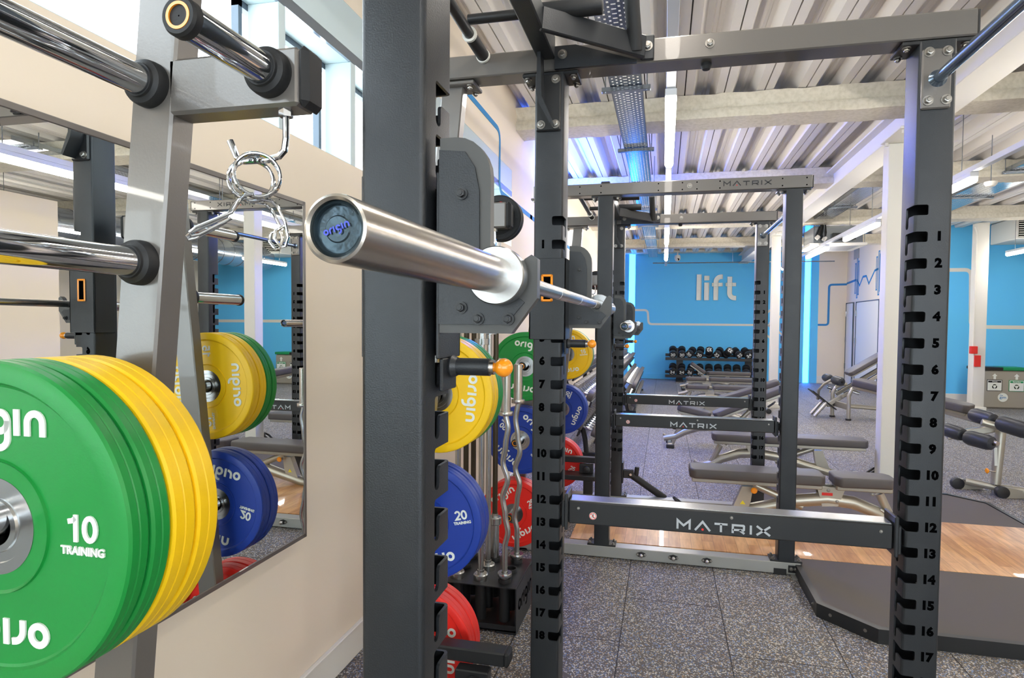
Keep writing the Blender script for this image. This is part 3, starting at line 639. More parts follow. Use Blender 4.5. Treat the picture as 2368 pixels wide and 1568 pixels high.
# ------------------------------------------------------------------ barbells on the hooks
def barbell(loc, label):
    r = thing('barbell', label, 'barbell', loc, 0, 'barbells resting on the bar hooks')
    b = MB(); b.cyl((0, .44, 0), (0, 1.76, 0), .014, seg=28); sh = b.build('shaft', 'satin', r)
    for y in (.60, .94, 1.26, 1.6): MB().cyl((0, y-.05, 0), (0, y+.05, 0), .0143, seg=28).build('knurling', 'steel', sh)
    for a, d in ((0, 1), (2.2, -1)):
        s = MB(); s.lathe([(.0205, .018), (.0205, .001), (.0225, -.001), (.0245, .0), (.025, .003), (.025, .415)], (0, a, 0), (0, d, 0), 56); s.build('sleeve', 'steel', r)
        s = MB(); s.lathe([(.025, .411), (.039, .411), (.0405, .413), (.0405, .437), (.039, .4395), (.020, .4395), (.018, .45), (.0, .45)], (0, a, 0), (0, d, 0), 56); s.build('sleeve_collar', 'satin', r)
        s = MB(); s.lathe([(.0205, .004), (.018, .002), (.017, .005), (.010, .004), (.009, .003), (0, .0035)], (0, a, 0), (0, d, 0), 48); c = s.build('end_cap', 'capmetal', r)
        if a == 0:
            q = MB(); word_origin(q, (0, .002, 0), (.94, 0, .34), (-.34, 0, .94), .0042, (0, -.0004, 0)); q.build('lettering', 'capprint', c)
    return r
M['capmetal'] = mat('dark_glazed_end_cap', (58, 72, 80), .25, .7, .5, .9, 60)
M['capprint'] = mat('blue_print', (70, 84, 196), .5)
barbell((-.228, .385, 1.636), 'steel olympic barbell resting on the hooks of the near rack, pointing at the camera')
barbell((-.228, 3.555, 1.557), 'steel olympic barbell resting on the hooks of the far rack')

# ------------------------------------------------------------------ bumper plates
def plate_proto(name, colour, kg, th, label):
    r = thing(name, label, 'weight plate', (0, 0, 0), 0)
    R0 = .225; h = th/2
    prof = [(.0665, h-.006), (.088, h-.006), (.092, h-.0025), (.093, h-.006), (.150, h-.007), (.190, h-.007), (.1935, h-.005), (.197, h), (.216, h), (.2225, h-.002), (R0, h-.006), (R0, .0015), (R0-.0012, 0)]
    full = prof+[(a, -c) for a, c in prof[::-1]]
    b = MB(); b.lathe(full, (0, 0, 0), (0, 1, 0), 96); b.build('rubber_disc', colour, r, 25)
    s = [(.0256, h-.009), (.0275, h-.005), (.036, h-.005), (.0375, h-.008), (.050, h-.008), (.0515, h-.005), (.0665, h-.005), (.0668, h-.012)]
    b = MB(); b.lathe(s+[(a, -c) for a, c in s[::-1]]+[s[0]], (0, 0, 0), (0, 1, 0), 64); b.build('steel_hub', 'satin', r, 25)
    for d in (-1, 1):
        y = d*(h-.0065); t = (0, d*.0022, 0); ux = -d
        for s in (1, -1):
            l = MB(); word_origin(l, (0, y, s*.140), (ux*s, 0, 0), (0, 0, s), .0355, t, .27); l.build('wordmark', 'print', r)
            l = MB()
            digits(l, kg, (ux*s*.147, y, s*.008), (ux*s, 0, 0), (0, 0, s), .036, t)
            for (txt, size, dz) in (('TRAINING', .0150, -.022),):
                key = (txt, size)
                if key not in TXT: TXT[key] = text_mesh(txt, size, size*.035, .0011, 3)
                l.mesh(TXT[key], frame((ux*s*.147, y+d*.0011, s*dz), (ux*s, 0, 0), (0, 0, s)))
            l.build('weight_mark', 'print', r)
    return r
TXT = {}
PP = {('green', '10'): .035, ('yellow', '15'): .0445, ('blue', '20'): .054, ('red', '25'): .062}
protos = {}
def put_plate(colour, x, y, z, rot, label, group):
    kg = {'green': '10', 'yellow': '15', 'blue': '20', 'red': '25'}[colour]
    if colour not in protos:
        o = plate_proto('bumper_plate', colour, kg, PP[(colour, kg)], label); protos[colour] = o
    else: o = copy_tree(protos[colour])
    o.location = (x, y, z-.0018); o.rotation_euler = (0, math.radians(rot), 0); o['label'] = label; o['group'] = group; return o
ROWS = {'green': (1.297, [('green', .6375), ('green', .6725), ('yellow', .7125), ('yellow', .7575)]), 'blue': (.80, [('blue', .698), ('blue', .753)]), 'red': (.31, [('red', .686), ('red', .749)])}
WORD = {'green': 'green', 'yellow': 'yellow', 'blue': 'blue', 'red': 'red'}
for ri, (y0, rk) in enumerate(((.81, 'near'), (3.98, 'far'))):
    for e in 'NF':
        for key, (z, lst) in ROWS.items():
            n = len(lst)
            if ri == 0 and e == 'N' and key != 'green': continue          # out of the picture
            for i, (c, yy) in enumerate(lst):
                yl = yy-.81 if e == 'N' else 1.303-(yy-.81)
                pos = i if e == 'N' else n-1-i
                ordw = ['front', 'second', 'third', 'rearmost'] if n == 4 else ['front', 'rear']
                side = 'near end' if e == 'N' else 'far end'
                dx = 0 if e == 'N' else .035
                rot = {(0, 'N', 'green', 0): 0, (0, 'F', 'green', 3): 94, (0, 'F', 'blue', 1): -12, (0, 'F', 'red', 1): 92, (1, 'N', 'green', 0): 8, (1, 'N', 'blue', 0): 40, (1, 'N', 'red', 0): 148,
                       (1, 'F', 'green', 3): -8, (1, 'F', 'blue', 1): 112, (1, 'F', 'red', 1): 20, (0, 'N', 'blue', 1): 30}.get((ri, e, key, i), random.choice([0, 35, 70, 110, 160, 200, 250]))
                lab = '%s rubber plate, %s on its peg at the %s of the %s rack' % (WORD[c], ordw[pos], side, rk)
                if (ri, e, key, i) == (0, 'N', 'green', 0): lab = 'large green 10 kg rubber plate nearest the camera, filling the lower left corner'
                put_plate(c, xleg(z)+dx, y0+yl, z-(.006 if e == 'N' else 0), rot, lab, '%s plates on the storage pegs' % WORD[c])

# small black change plates on the arm pegs of the far ends
def change_plate(loc, rot, label):
    r = thing('change_plate', label, 'weight plate', loc, 0, 'small black change plates')
    r.rotation_euler = (0, math.radians(rot), 0); R0 = .083; h = .012
    p = [(.0256, h), (.034, h), (.036, h-.003), (.058, h-.004), (.060, h), (.078, h), (R0, h-.004)]
    MB().lathe(p+[(a, -c) for a, c in p[::-1]]+[p[0]], (0, 0, 0), (0, 1, 0), 64).build('rubber_disc', 'rubber', r, 25)
    q = MB()
    for d in (-1, 1): word_origin(q, (0, d*(h-.0035), .0475), (-d, 0, 0), (0, 0, 1), .0125, (0, d*.0015, 0), .28)
    for s in (0,): pass
    q.build('raised_lettering', 'print_red', r)
    g = MB()
    for a0 in (-20, 100, 220):
        pts = arc(0, 0, .069, a0, a0+50, 8); g.stroke(pts, .008, (0, -h-.001, 0), (1, 0, 0), (0, 0, 1), (0, .002, 0))
        g.stroke(pts, .008, (0, h-.001, 0), (1, 0, 0), (0, 0, 1), (0, .002, 0))
    g.build('grip_rib', 'black_plain', r); return r
change_plate((-.593, .81+1.303+.012, 1.953), -20, 'small black change plate with red lettering on the near rack, behind the grey arm')
change_plate((-.593, .81+1.303+.037, 1.953), 40, 'rear one of two small black change plates on the near rack')
change_plate((-.593, 3.98+1.303+.012, 1.953), 170, 'small black change plate with red lettering on the far rack')

# spring clips
def spring_clip(loc, rz, label):
    r = thing('spring_clip', label, 'clip', loc, rz, 'chrome spring clips on the hooks'); R0, wr = .0335, .0027
    pts = []; n = 96; turns = 2.98
    for i in range(n+1):
        a = -math.radians(100)-i/n*turns*2*PI; pts.append((R0*math.cos(a), -.012+.024*i/n, R0*math.sin(a)))
    b = MB(); b.tube(pts, wr, 10); b.build('coil', 'chrome', r)
    K = .00078
    for P, y0 in (([(-6, 40), (-22, 44), (-32, 55), (-45, 80), (-108, 114), (-119, 124), (-117, 131), (-104, 127), (-62, 100), (-48, 90)], pts[0]), ([(0, 42), (26, 46), (38, 58), (52, 88), (58, 118), (52, 138), (44, 140), (32, 124), (34, 106), (48, 96), (54, 99)], pts[-1])):
        n = len(P); h = [Vector(y0)]+[Vector((p[0]*K, y0[1]+(.016*max(0, i-n*.45)/n), -p[1]*K)) for i, p in enumerate(P)]
        MB().tube(h, wr, 10).build('squeeze_handle', 'chrome', r)
    return r
spring_clip((-.632, .838, 1.800), .62, 'chrome spring clip hanging at the front of the hook under the grey arm')
spring_clip((-.664, .866, 1.800), .5, 'chrome spring clip behind the other on the hook under the grey arm')
spring_clip((-.632, 5.218, 1.800), .2, 'small chrome spring clip hanging from the far rack')

# ================================================================== BAR HOLDER AND UPRIGHT BARS
HX0, HX1, HY0, HY1, HZ = -1.105, -.705, 2.874, 3.27, .238
bh = thing('bar_holder', 'low black steel box with nine sockets holding upright bars, beside the wall between the racks', 'bar holder', ((HX0+HX1)/2, (HY0+HY1)/2, 0))
cx, cy = (HX0+HX1)/2, (HY0+HY1)/2; hw, hd = .2, .198
MB().box(-hw, hw, -hd, hd, HZ-.006, HZ, .001).build('top_plate', 'black', bh)
for s in (-1, 1):
    p = MB().box(s*hw-.003, s*hw+.003, -hd, hd, 0, HZ-.004).build('side_plate', 'black', bh)
    if s == 1:
        q = MB(); word_origin(q, (hw+.0034, 0, .125), (0, 1, 0), (0, 0, 1), .062, (.0006, 0, 0), .2); q.build('cut_out_lettering', 'void', p)
f = MB(); f.box(-hw, hw, -hd, -hd+.005, .012, .045, .001); f.box(-hw, hw, hd-.005, hd, .012, .045, .001); f.box(-hw, hw, -hd, hd, .012, .018); f.box(hw-.1, hw, -hd, -hd+.004, 0, .02); f.box(-hw, -hw+.1, -hd, -hd+.004, 0, .02); f.build('bottom_tray', 'black', bh)
SX = [HX1-.076-.128*i for i in range(3)]; SY = [2.942+.13*i for i in range(3)]
for X in SX:
    for Y in SY:
        t = MB(); t.lathe([(.029, -.20), (.029, .0), (.032, .0), (.033, .012), (.031, .020), (.027, .020), (.0265, .0), (.0265, -.19), (0, -.19)], (X-cx, Y-cy, HZ), (0, 0, 1), 28); t.build('socket', 'rubber', bh)
def upright_bar(X, Y, kind, top, m, label):
    r = thing('curl_bar' if kind == 'curl' else 'upright_barbell', label, 'curl bar' if kind == 'curl' else 'barbell', (X, Y, .06), 0, 'bars standing in the holder')
    z = HZ-.06
    if kind == 'curl':
        s = MB(); s.cyl((0, 0, 0), (0, 0, z+.03), .0245, seg=32); s.build('sleeve', 'satin', r)
        MB().lathe([(0, z+.03), (.036, z+.03), (.037, z+.032), (.037, z+.048), (.036, z+.05), (.018, z+.05)], (0, 0, 0), (0, 0, 1), 36).build('sleeve_collar', 'satin', r)
        H = top-.06
        zz = [z+.05, z+.18, z+.26, z+.35, z+.44, z+.53, z+.62, z+.71, z+.80, H-.21]
        xx = [0, 0, .035, .0, -.03, .028, -.03, -.0, .028, 0]
        o2 = random.choice((-1, 1)) if False else (1 if Y < 3 else -1)
        P = []
        for a, b in zip(xx, zz): P.append((a*o2*.44, 0, b))
        sm = []
        for i in range(len(P)-1):
            for k in range(6):
                t = k/6; t2 = t*t*(3-2*t) if True else t; sm.append(tuple(Vector(P[i]).lerp(Vector(P[i+1]), t)[j] if j == 2 else P[i][j]+(P[i+1][j]-P[i][j])*t2 for j in range(3)))
        sm.append(P[-1]); MB().tube(sm, .0145, 16).build('cambered_shaft', 'satin', r)
        MB().lathe([(0, H-.215), (.036, H-.215), (.037, H-.212), (.037, H-.198), (.036, H-.195), (.0245, H-.195), (.0245, H-.003), (.022, H), (.019, H), (.018, H-.006), (0, H-.006)], (0, 0, 0), (0, 0, 1), 36).build('top_sleeve', 'steel', r)
    else:
        sl = .415 if kind == 'long' else .20
        s = MB(); s.cyl((0, 0, 0), (0, 0, sl-.03), .0245, seg=32); s.build('sleeve', 'satin', r)
        MB().lathe([(0, sl-.03), (.036, sl-.03), (.038, sl-.027), (.038, sl+.006), (.034, sl+.012), (.018, sl+.012), (.018, sl+.03), (.014, sl+.03)], (0, 0, 0), (0, 0, 1), 36).build('sleeve_collar', 'satin', r)
        MB().cyl((0, 0, sl), (0, 0, top-.48), .0145, seg=24).build('shaft', m, r)
        MB().lathe([(0, top-.50), (.037, top-.50), (.038, top-.47), (.0245, top-.47), (.0245, top-.06), (0, top-.06)], (0, 0, 0), (0, 0, 1), 32).build('top_sleeve', 'satin', r)
    return r
M['bronze'] = mat('black_oxide_shaft', (78, 70, 58), .35, .8)
upright_bar(SX[0], SY[0], 'curl', 1.315, 'satin', 'silver cambered curl bar standing in the nearest right-hand socket of the holder')
upright_bar(SX[0], SY[2], 'curl', 1.345, 'satin', 'silver cambered curl bar standing behind the other curl bar in the holder')
upright_bar(SX[1], SY[0], 'short', 1.9, 'satin', 'silver straight bar with short collar in the middle front socket of the holder')
upright_bar(SX[1], SY[1], 'short', 1.95, 'satin', 'silver straight bar in the centre socket of the holder')
upright_bar(SX[1], SY[2], 'long', 2.1, 'bronze', 'dark-shafted straight bar with a tall bright sleeve at the back of the holder')
upright_bar(SX[2], SY[0], 'short', 2.0, 'satin', 'silver straight bar in the front left socket of the holder, half behind the blue plate')
upright_bar(SX[2], SY[1], 'long', 2.1, 'bronze', 'dark-shafted straight bar in the left middle socket of the holder')
upright_bar(SX[2], SY[2], 'long', 2.1, 'bronze', 'dark-shafted straight bar in the rear left socket of the holder')

# ================================================================== LIFTING PLATFORM
pf = thing('lifting_platform', 'low lifting platform with oak boards between black rubber mats and a black steel edge', 'platform', (1.78, 4.62, 0))
T = .07
yA, yB, yC, yD = 3.235-4.62, 4.11-4.62, 5.14-4.62, 6.02-4.62; xa, xb = .845-1.78, 2.72-1.78
MB().box(-.70-1.78+.08, xb, yB, yC, .055 if False else .02, T).build('oak_boards', 'wood', pf)
def poly(name, pts, m, z0, z1):
    q = MB(); q.prism(pts, (0, 0, z0), (1, 0, 0), (0, 1, 0), (0, 0, z1-z0)); return q.build(name, m, pf)
c = .22
poly('rubber_mat', [(xa+.02, yB), (xa+.02, yA+c+.01), (xa+c+.01, yA+.02), (xb-c-.01, yA+.02), (xb-.02, yA+c+.01), (xb-.02, yB)], 'rubbermat', .01, T-.002)
poly('rubber_mat', [(xa+.02, yC), (xa+.02, yD-c-.01), (xa+c+.01, yD-.02), (xb-c-.01, yD-.02), (xb-.02, yD-c-.01), (xb-.02, yC)], 'rubbermat', .01, T-.002)
e = MB(); O = [(xa, yB-.02), (xa, yA+c), (xa+c, yA), (xb-c, yA), (xb, yA+c), (xb, yD-c), (xb-c, yD), (xa+c, yD), (xa, yD-c), (xa, yC+.02)]
e.stroke(O, .034, (0, 0, 0), (1, 0, 0), (0, 1, 0), (0, 0, T+.004)); ed = e.build('steel_edge', 'black_plain', pf)
for (X, Y, d) in ((xa+.05, yA+c-.05, (-.7, -.7, 0)), (xa+c-.04, yA+.04, (-.7, -.7, 0)), (xa+c+.06, yA, (0, -1, 0)), (xa, yA+c+.06, (-1, 0, 0)), (.3, yA, (0, -1, 0)), (.9-1.78+xb, yA, (0, -1, 0))):
    v = Vector(d).normalized(); bolt(ed, (X+v.x*.017, Y+v.y*.017, .04), d, .006)

# landmine on the far rack
lm = thing('landmine_attachment', 'black landmine tube hinged low on the far numbered post and lying on the floor', 'landmine', (XL, 5.25, .28))
b = MB(); b.box(0, .012, -.05, .05, -.09, .09, .003); b.box(.012, .10, -.022, -.012, -.05, .02, .004); b.box(.012, .10, .012, .022, -.05, .02, .004); b.build('hinge_bracket', 'black_plain', lm)
b = MB(); b.cyl((.075, -.03, -.015), (.075, .03, -.015), .011, seg=16); b.build('pivot_bolt', 'steel', lm)
b = MB(); b.cyl((.06, 0, -.01), (.37, .02, -.215), .030, seg=28, bev=.003); b.cyl((.12, 0, -.03), (.13, 0, .05), .02, seg=16, bev=.004); b.build('bar_tube', 'rubber', lm)

# ================================================================== DUMBBELLS
def rack_back():
    r = thing('dumbbell_rack', 'two-tier black dumbbell rack standing against the blue back wall', 'rack', (1.30, 17.2, 0))
    for x in (-.86, .96):
        b = MB(); b.box(x-.09, x+.09, -.02, .06, .02, .92, .004); b.box(x-.1, x+.1, -.28, .3, 0, .04, .006); b.build('stand', 'black_plain', r)
    for zt in (.20, .68):
        for y, dz in ((-.20, -.04), (.12, .05)):
            MB().box(-1.25, 1.35, y-.02, y+.02, zt+dz-.05, zt+dz+.03, .003).build('tier_rail', 'black_plain', r)
rack_back()
def dumbbell_proto(num, label):
    r = thing('dumbbell', label, 'dumbbell', (0, 0, 0), 0)
    for s in (-1, 1):
        h = MB(); h.lathe([(0, .05), (.070, .05), (.082, .058), (.082, .15), (.074, .162), (.066, .164), (0, .164)], (0, 0, 0), (0, s, 0), 36); hd = h.build('head', 'rubber', r)
        if s < 0:
            MB().lathe([(.0825, .085), (.0825, .10)], (0, 0, 0), (0, s, 0), 36).build('grey_band', 'gray', hd)
            if num not in TXT: TXT[num] = text_mesh(num, .105, .0036, .0008, 3)
            n = MB(); n.mesh(TXT[num], frame((0, -.165, .006), (1, 0, 0), (0, 0, 1))); n.box(-.02, .02, -.166, -.164, -.05, -.042); n.build('number', 'print', hd)
    MB().cyl((0, -.05, 0), (0, .05, 0), .017, seg=16).build('handle', 'chrome', r); return r
DB = {}
ords = ['leftmost', 'second', 'third', 'fourth', 'fifth', 'sixth', 'seventh', 'eighth', 'ninth', 'tenth']
for ti, (zt, nums) in enumerate(((.765, [30, 30, 30, 30, 32, 32, 32, 32, 34, 34]), (.285, [34, 34, 36, 36, 36, 36, 38, 38, 38, 38]))):
    for i, nm in enumerate(nums):
        lab = 'black dumbbell numbered %d, %s from left on the %s tier' % (nm, ords[i], ('upper', 'lower')[ti])
        if nm in DB: d = copy_tree(DB[nm])
        else: d = DB[nm] = dumbbell_proto(str(nm), lab)
        d['label'] = lab; d['group'] = 'numbered dumbbells at the back wall'
        d.location = (.25+i*.243, 17.12, zt+.05); d.scale = (1.25, 1.0, 1.25); d.rotation_euler = (math.radians(33), math.radians([0, 0, 45, 20, 175, 40, 215, 320, 325, 10, 5, 0, 20, 0, 5, 0, 8, 5, 10, 0][ti*10+i]), 0)
        d.rotation_mode = 'XYZ'

def small_db():
    r = thing('dumbbell', 'x', 'dumbbell', (0, 0, 0), 0)
    for s in (-1, 1):
        h = MB(); h.lathe([(0, .06), (.045, .06), (.058, .068), (.060, .075), (.060, .125), (.054, .134), (0, .136)], (0, 0, 0), (s, 0, 0), 28); h.build('head', 'dbhead', r)
    MB().tube([(-.06, 0, 0), (-.03, 0, 0), (0, 0, 0), (.03, 0, 0), (.06, 0, 0)], lambda t: .0145+.003*math.sin(PI*t), 14).build('handle', 'chrome', r); return r
M['dbhead'] = mat('grey_dumbbell_urethane', (96, 92, 90), .42)
sdb = None
for ri, (ya, yb, rn, tiers) in enumerate(((6.9, 9.6, 'nearer', ((.14, .30), (.08, .72), (-.12, 1.02))), (10.5, 14.6, 'farther', ((.42, .19), (.42, .50), (.20, .84))))):
    rk = thing('dumbbell_rack', 'long black three-tier dumbbell rack along the left wall, the %s of two' % rn, 'rack', (-1.0, (ya+yb)/2, 0)); L2 = (yb-ya)/2
    for s in (-1, 1):
        y = s*(L2-.18)
        b = MB(); b.tube([(tiers[0][0]-.02, y, .03), (tiers[0][0]-.04, y, tiers[0][1]-.1), (tiers[1][0]-.08, y, tiers[1][1]-.1), (tiers[2][0]-.05, y, tiers[2][1]-.1)], .03, 12); b.box(-.3, tiers[0][0]+.12, y-.035, y+.035, 0, .04, .005); b.tube([(-.25, y, .02), (tiers[2][0]-.08, y, tiers[2][1]-.08)], .03, 10); b.build('end_frame', 'black_plain', rk)
    for ti, (x, z) in enumerate(tiers):
        for dx, dz in ((.10, -.045), (-.10, .03)):
            MB().bar((x+dx, -L2, z+dz-.04), (x+dx, L2, z+dz-.04), .02, .07, .002, (.35, 0, 1)).build('tier_rail', 'black_plain', rk)
        n = int((yb-ya-.1)/.155)
        for i in range(n):
            lab = 'grey round dumbbell with chrome handle on the %s tier of the %s left-wall rack' % (('bottom', 'middle', 'top')[ti], rn)
            if sdb is None: d = sdb = small_db()
            else: d = copy_tree(sdb)
            sc = 1.15
            d['label'] = lab; d['group'] = 'dumbbells on the %s tier of the %s left-wall rack' % (('bottom', 'middle', 'top')[ti], rn)
            d.location = (-1.0+x, ya+.09+i*.155, z+.045); d.rotation_euler = (0, math.radians(22), 0); d.scale = (1, min(1.15, sc), min(1.15, sc))

# ================================================================== BENCHES
def pad(parent, name, L, W0, W1, th, mtx, m='upholstery'):
    """rounded pad along x from 0 to L, width W0 at x=0, W1 at x=L"""
    t = bmesh.new(); n = 5; c = .05
    pts = [(0, -W0/2+c), (c*.7, -W0/2), (L-c*.7, -W1/2), (L, -W1/2+c), (L, W1/2-c), (L-c*.7, W1/2), (c*.7, W0/2), (0, W0/2-c)]
    q = MB(); q.prism(pts, (0, 0, 0), (1, 0, 0), (0, 1, 0), (0, 0, th)); bmesh.ops.bevel(q.bm, geom=[e for e in q.bm.edges], offset=.018, segments=3, profile=.6, affect='EDGES')
    bmesh.ops.transform(q.bm, matrix=mtx, verts=q.bm.verts[:]); t.free(); o = q.build(name, m, parent, 50)
    b = MB(); b.box(.02, L-.02, -min(W0, W1)*.32, min(W0, W1)*.32, -.035, .0, .006); bmesh.ops.transform(b.bm, matrix=mtx, verts=b.bm.verts[:]); b.build(name+'_frame', 'bench', parent); return o
def bench(loc, rz, back, seat, label, group='adjustable benches'):
    """seat on +x, backrest on -x; angles in degrees"""
    r = thing('adjustable_bench', label, 'bench', loc, rz, group)
    hz = .385
    A = Matrix.Translation((-.03, 0, hz)) @ Matrix.Rotation(math.radians(back), 4, 'Y') @ Matrix.Rotation(PI, 4, 'Z')
    pad(r, 'backrest', .98, .27, .27, .075, A)
    Bm = Matrix.Translation((.03, 0, hz)) @ Matrix.Rotation(math.radians(-seat), 4, 'Y'); pad(r, 'seat', .42, .28, .22, .075, Bm)
    s = MB()
    pts = [(-.98, 0, .07), (-.72, 0, .10), (-.45, 0, .17), (-.22, 0, .235), (0, 0, .265), (.18, 0, .25), (.34, 0, .19), (.46, 0, .12), (.60, 0, .09)]
    s.tube(pts, lambda t: .034+.016*math.sin(PI*t), 18); s.build('arched_spine', 'bench', r)
    f = MB(); f.tube([(.50, 0, .02), (.44, 0, .16), (.36, 0, .33)], .030, 14); f.bar((.52, -.17, .03), (.52, .17, .03), .07, .05, .01); f.build('front_leg', 'bench', r)
    for sy in (-1, 1): MB().box(.47, .57, *sorted((sy*.14, sy*.20)), 0, .05, .008).build('rubber_foot', 'wheel', r)
    f = MB(); f.bar((-.98, -.22, .06), (-.98, .22, .06), .07, .06, .012); f.build('rear_foot', 'bench', r)
    for sy in (-1, 1):
        w = MB(); w.cyl((-.98, sy*.20, .045), (-.98, sy*.245, .045), .045, seg=28, bev=.006); w.build('wheel', 'wheel', r)
    h = MB(); h.tube([(-1.0, -.03, .09), (-1.09, -.04, .16), (-1.12, 0, .19), (-1.09, .04, .16), (-1.0, .03, .09)], .012, 10); h.build('carry_handle', 'wheel', r)
    e = A @ Vector((.50, 0, -.045))
    q = MB(); q.prism([(-.53, .325), (-.61, .325), (-.70, .10), (-.58, .10), (-.545, .22)], (0, -.03, 0), (1, 0, 0), (0, 0, 1), (0, .06, 0)); lt = q.build('latch_housing', 'bench', r)
    MB().prism([(-.02, -.014), (.02, -.014), (0, .016)], (-.605, -.0315, .20), (1, 0, 0), (0, 0, 1), (0, .001, 0)).build('warning_triangle', 'sticker_yellow', lt)
    b = MB(); b.cyl((-.17, 0, .19), e, .028, seg=18); b.build('support_strut', 'bench', r)
    m2 = e+Vector((.0, 0, -.03)); k = MB().cyl(m2+Vector((0, -.025, 0)), m2+Vector((0, -.07, .0)), .010, seg=12).build('pin_shaft', 'steel', r)
    MB().lathe([(0, 0), (.018, .002), (.024, .010), (.018, .018), (0, .02)], m2+Vector((0, -.07, 0)), (0, -1, 0), 20).build('pin_knob', 'orange', k)
    g = MB(); g.prism([(-.10, 0), (.10, .0), (.05, -.14), (-.06, -.15)], (.02, -.045, hz-.02), (1, 0, 0), (0, 0, 1), (0, .008, 0)); g.prism([(-.10, 0), (.10, .0), (.05, -.14), (-.06, -.15)], (.02, .037, hz-.02), (1, 0, 0), (0, 0, 1), (0, .008, 0)); g.build('hinge_plate', 'bench', r)
    for X, Z in ((0, .34), (.30, .33), (.06, .26)): bolt(r, (X, -.046, Z), (0, -1, 0), .009)
    MB().box(-.045, .03, -.0465, -.045, .30, .322).build('warning_label', 'print_red', r)
    l = MB(); word_matrix(l, None, (-.34, -.0365, .198), (.95, 0, .3), (-.3, 0, .95), .24, .028, (0, -.0008, 0)); l.build('lettering', 'print_dark', r)
    a = MB(); a.tube([(.36, -.03, .22), (.48, -.05, .14), (.56, -.10, .11), (.60, -.16, .11)], .010, 10); a.cyl((.60, -.155, .11), (.60, -.20, .11), .017, seg=16, bev=.003); a.build('foot_lever', 'bench', r)
    return r
bench((1.22, 4.87, .0), 0, 0, 0, 'flat padded bench standing across the oak boards inside the far rack, nearest the camera')
bench((.95, 6.45, 0), PI, 0, 0, 'flat padded bench just beyond the far rack, its seat to the left')
bench((.62, 7.95, 0), PI, 24, 12, 'padded bench with its backrest raised to the right, third in the row')
bench((.72, 9.4, 0), PI, 19, 0, 'fourth bench of the row, its backrest raised to the right')
bench((.86, 11.5, 0), PI, 0, 0, 'flat padded bench in the middle of the row towards the blue wall')
bench((.92, 13.2, 0), PI, 0, 0, 'flat padded bench second from the dumbbell rack at the blue wall')
bench((1.0, 14.9, 0), PI, 0, 35, 'padded bench closest to the numbered dumbbells, its seat tipped up')

def roller(parent, p0, p1, r, name='foam_roller'):
    b = MB(); p0, p1 = Vector(p0), Vector(p1); ax = (p1-p0); L = ax.length
    b.lathe([(0, 0), (r*.3, 0), (r*.62, .004), (r*.85, .014), (r, .05), (r, L-.05), (r*.85, L-.014), (r*.62, L-.004), (r*.3, L), (0, L)], p0, ax, 32); o = b.build(name, 'foam', parent)
    for q, d in ((p0, -1), (p1, 1)): MB().lathe([(0, .016), (r*.22, .014), (r*.25, 0), (0, 0)], q, ax*d, 16).build('end_cap', 'wheel', o)
    return o
# decline bench with rollers at the right edge
db = thing('decline_bench', 'silver-framed decline bench with four dark foam rollers at the right edge of the picture', 'bench', (3.1, 6.35, 0))
def rel(x, y, z): return (x-3.1, y-6.35, z)
b = MB(); b.tube([rel(3.06, 6.40, .10), rel(3.10, 6.42, .60)], .043, 18); b.build('post', 'bench', db)
b = MB(); b.cyl(rel(3.057, 6.40, .0), rel(3.06, 6.40, .13), .027, seg=20); b.build('inner_tube', 'chrome', db)
b = MB(); b.tube([rel(2.86, 6.50, .09), rel(3.06, 6.40, .07), rel(3.30, 6.28, .07)], .035, 16); b.build('base_tube', 'bench', db)
for (X, Y) in ((2.80, 6.53), (3.06, 6.28)):
    g = MB(); g.prism([(0, .02), (.04, 0), (.22, .01), (.22, .07), (.05, .10), (0, .08)], rel(X, Y, 0), (1, 0, 0), (0, 0, 1), (0, .05, 0)); g.build('wheel_arm', 'bench', db)
    g = MB(); g.cyl(rel(X+.01, Y-.005, .05), rel(X+.01, Y+.055, .05), .055, seg=28, bev=.006); g.build('wheel', 'wheel', db)
MB().cyl(rel(3.26, 6.30, .07), rel(3.36, 6.25, .07), .05, seg=24, bev=.006).build('rubber_foot', 'wheel', db)
b = MB(); b.cyl(rel(3.06, 6.38, .22), rel(2.98, 6.36, .23), .009, seg=12); pn = b.build('pin_shaft', 'steel', db)
MB().lathe([(0, 0), (.020, .002), (.026, .012), (.018, .02), (0, .022)], rel(2.98, 6.36, .23), (-1, -.1, 0), 20).build('pin_knob', 'orange', pn)
b = MB(); b.bar(rel(3.12, 6.5, .62), rel(2.72, 6.6, .50), .06, .07, .008); b.bar(rel(3.2, 6.45, .62), rel(2.3, 7.35, .86), .07, .07, .008); b.build('main_rail', 'bench', db)
mt = Matrix.Translation(rel(2.98, 6.72, .72)) @ Matrix.Rotation(math.radians(138), 4, 'Z') @ Matrix.Rotation(math.radians(-9), 4, 'Y'); pad(db, 'backrest', 1.15, .26, .26, .08, mt)
roller(db, rel(2.90, 6.52, .735), rel(2.98, 6.28, .715), .068); roller(db, rel(2.99, 6.24, .705), rel(3.12, 6.00, .665), .074)
roller(db, rel(2.62, 6.42, .60), rel(2.70, 6.20, .580), .064); roller(db, rel(2.70, 6.17, .57), rel(2.82, 5.95, .555), .068)
b = MB(); b.cyl(rel(2.9, 6.5, .735), rel(3.14, 6.0, .675), .02, seg=14); b.cyl(rel(2.62, 6.42, .60), rel(2.84, 5.92, .563), .02, seg=14); b.build('roller_axle', 'steel', db)
b = MB(); b.cyl(rel(2.86, 6.25, .70), rel(3.0, 6.22, .665), .032, seg=18, bev=.004); b.build('hand_grip', 'bench', db)
MB().bar(rel(3.036, 6.366, .45), rel(3.045, 6.366, .28), .003, .025).build('warning_label', 'print', db)

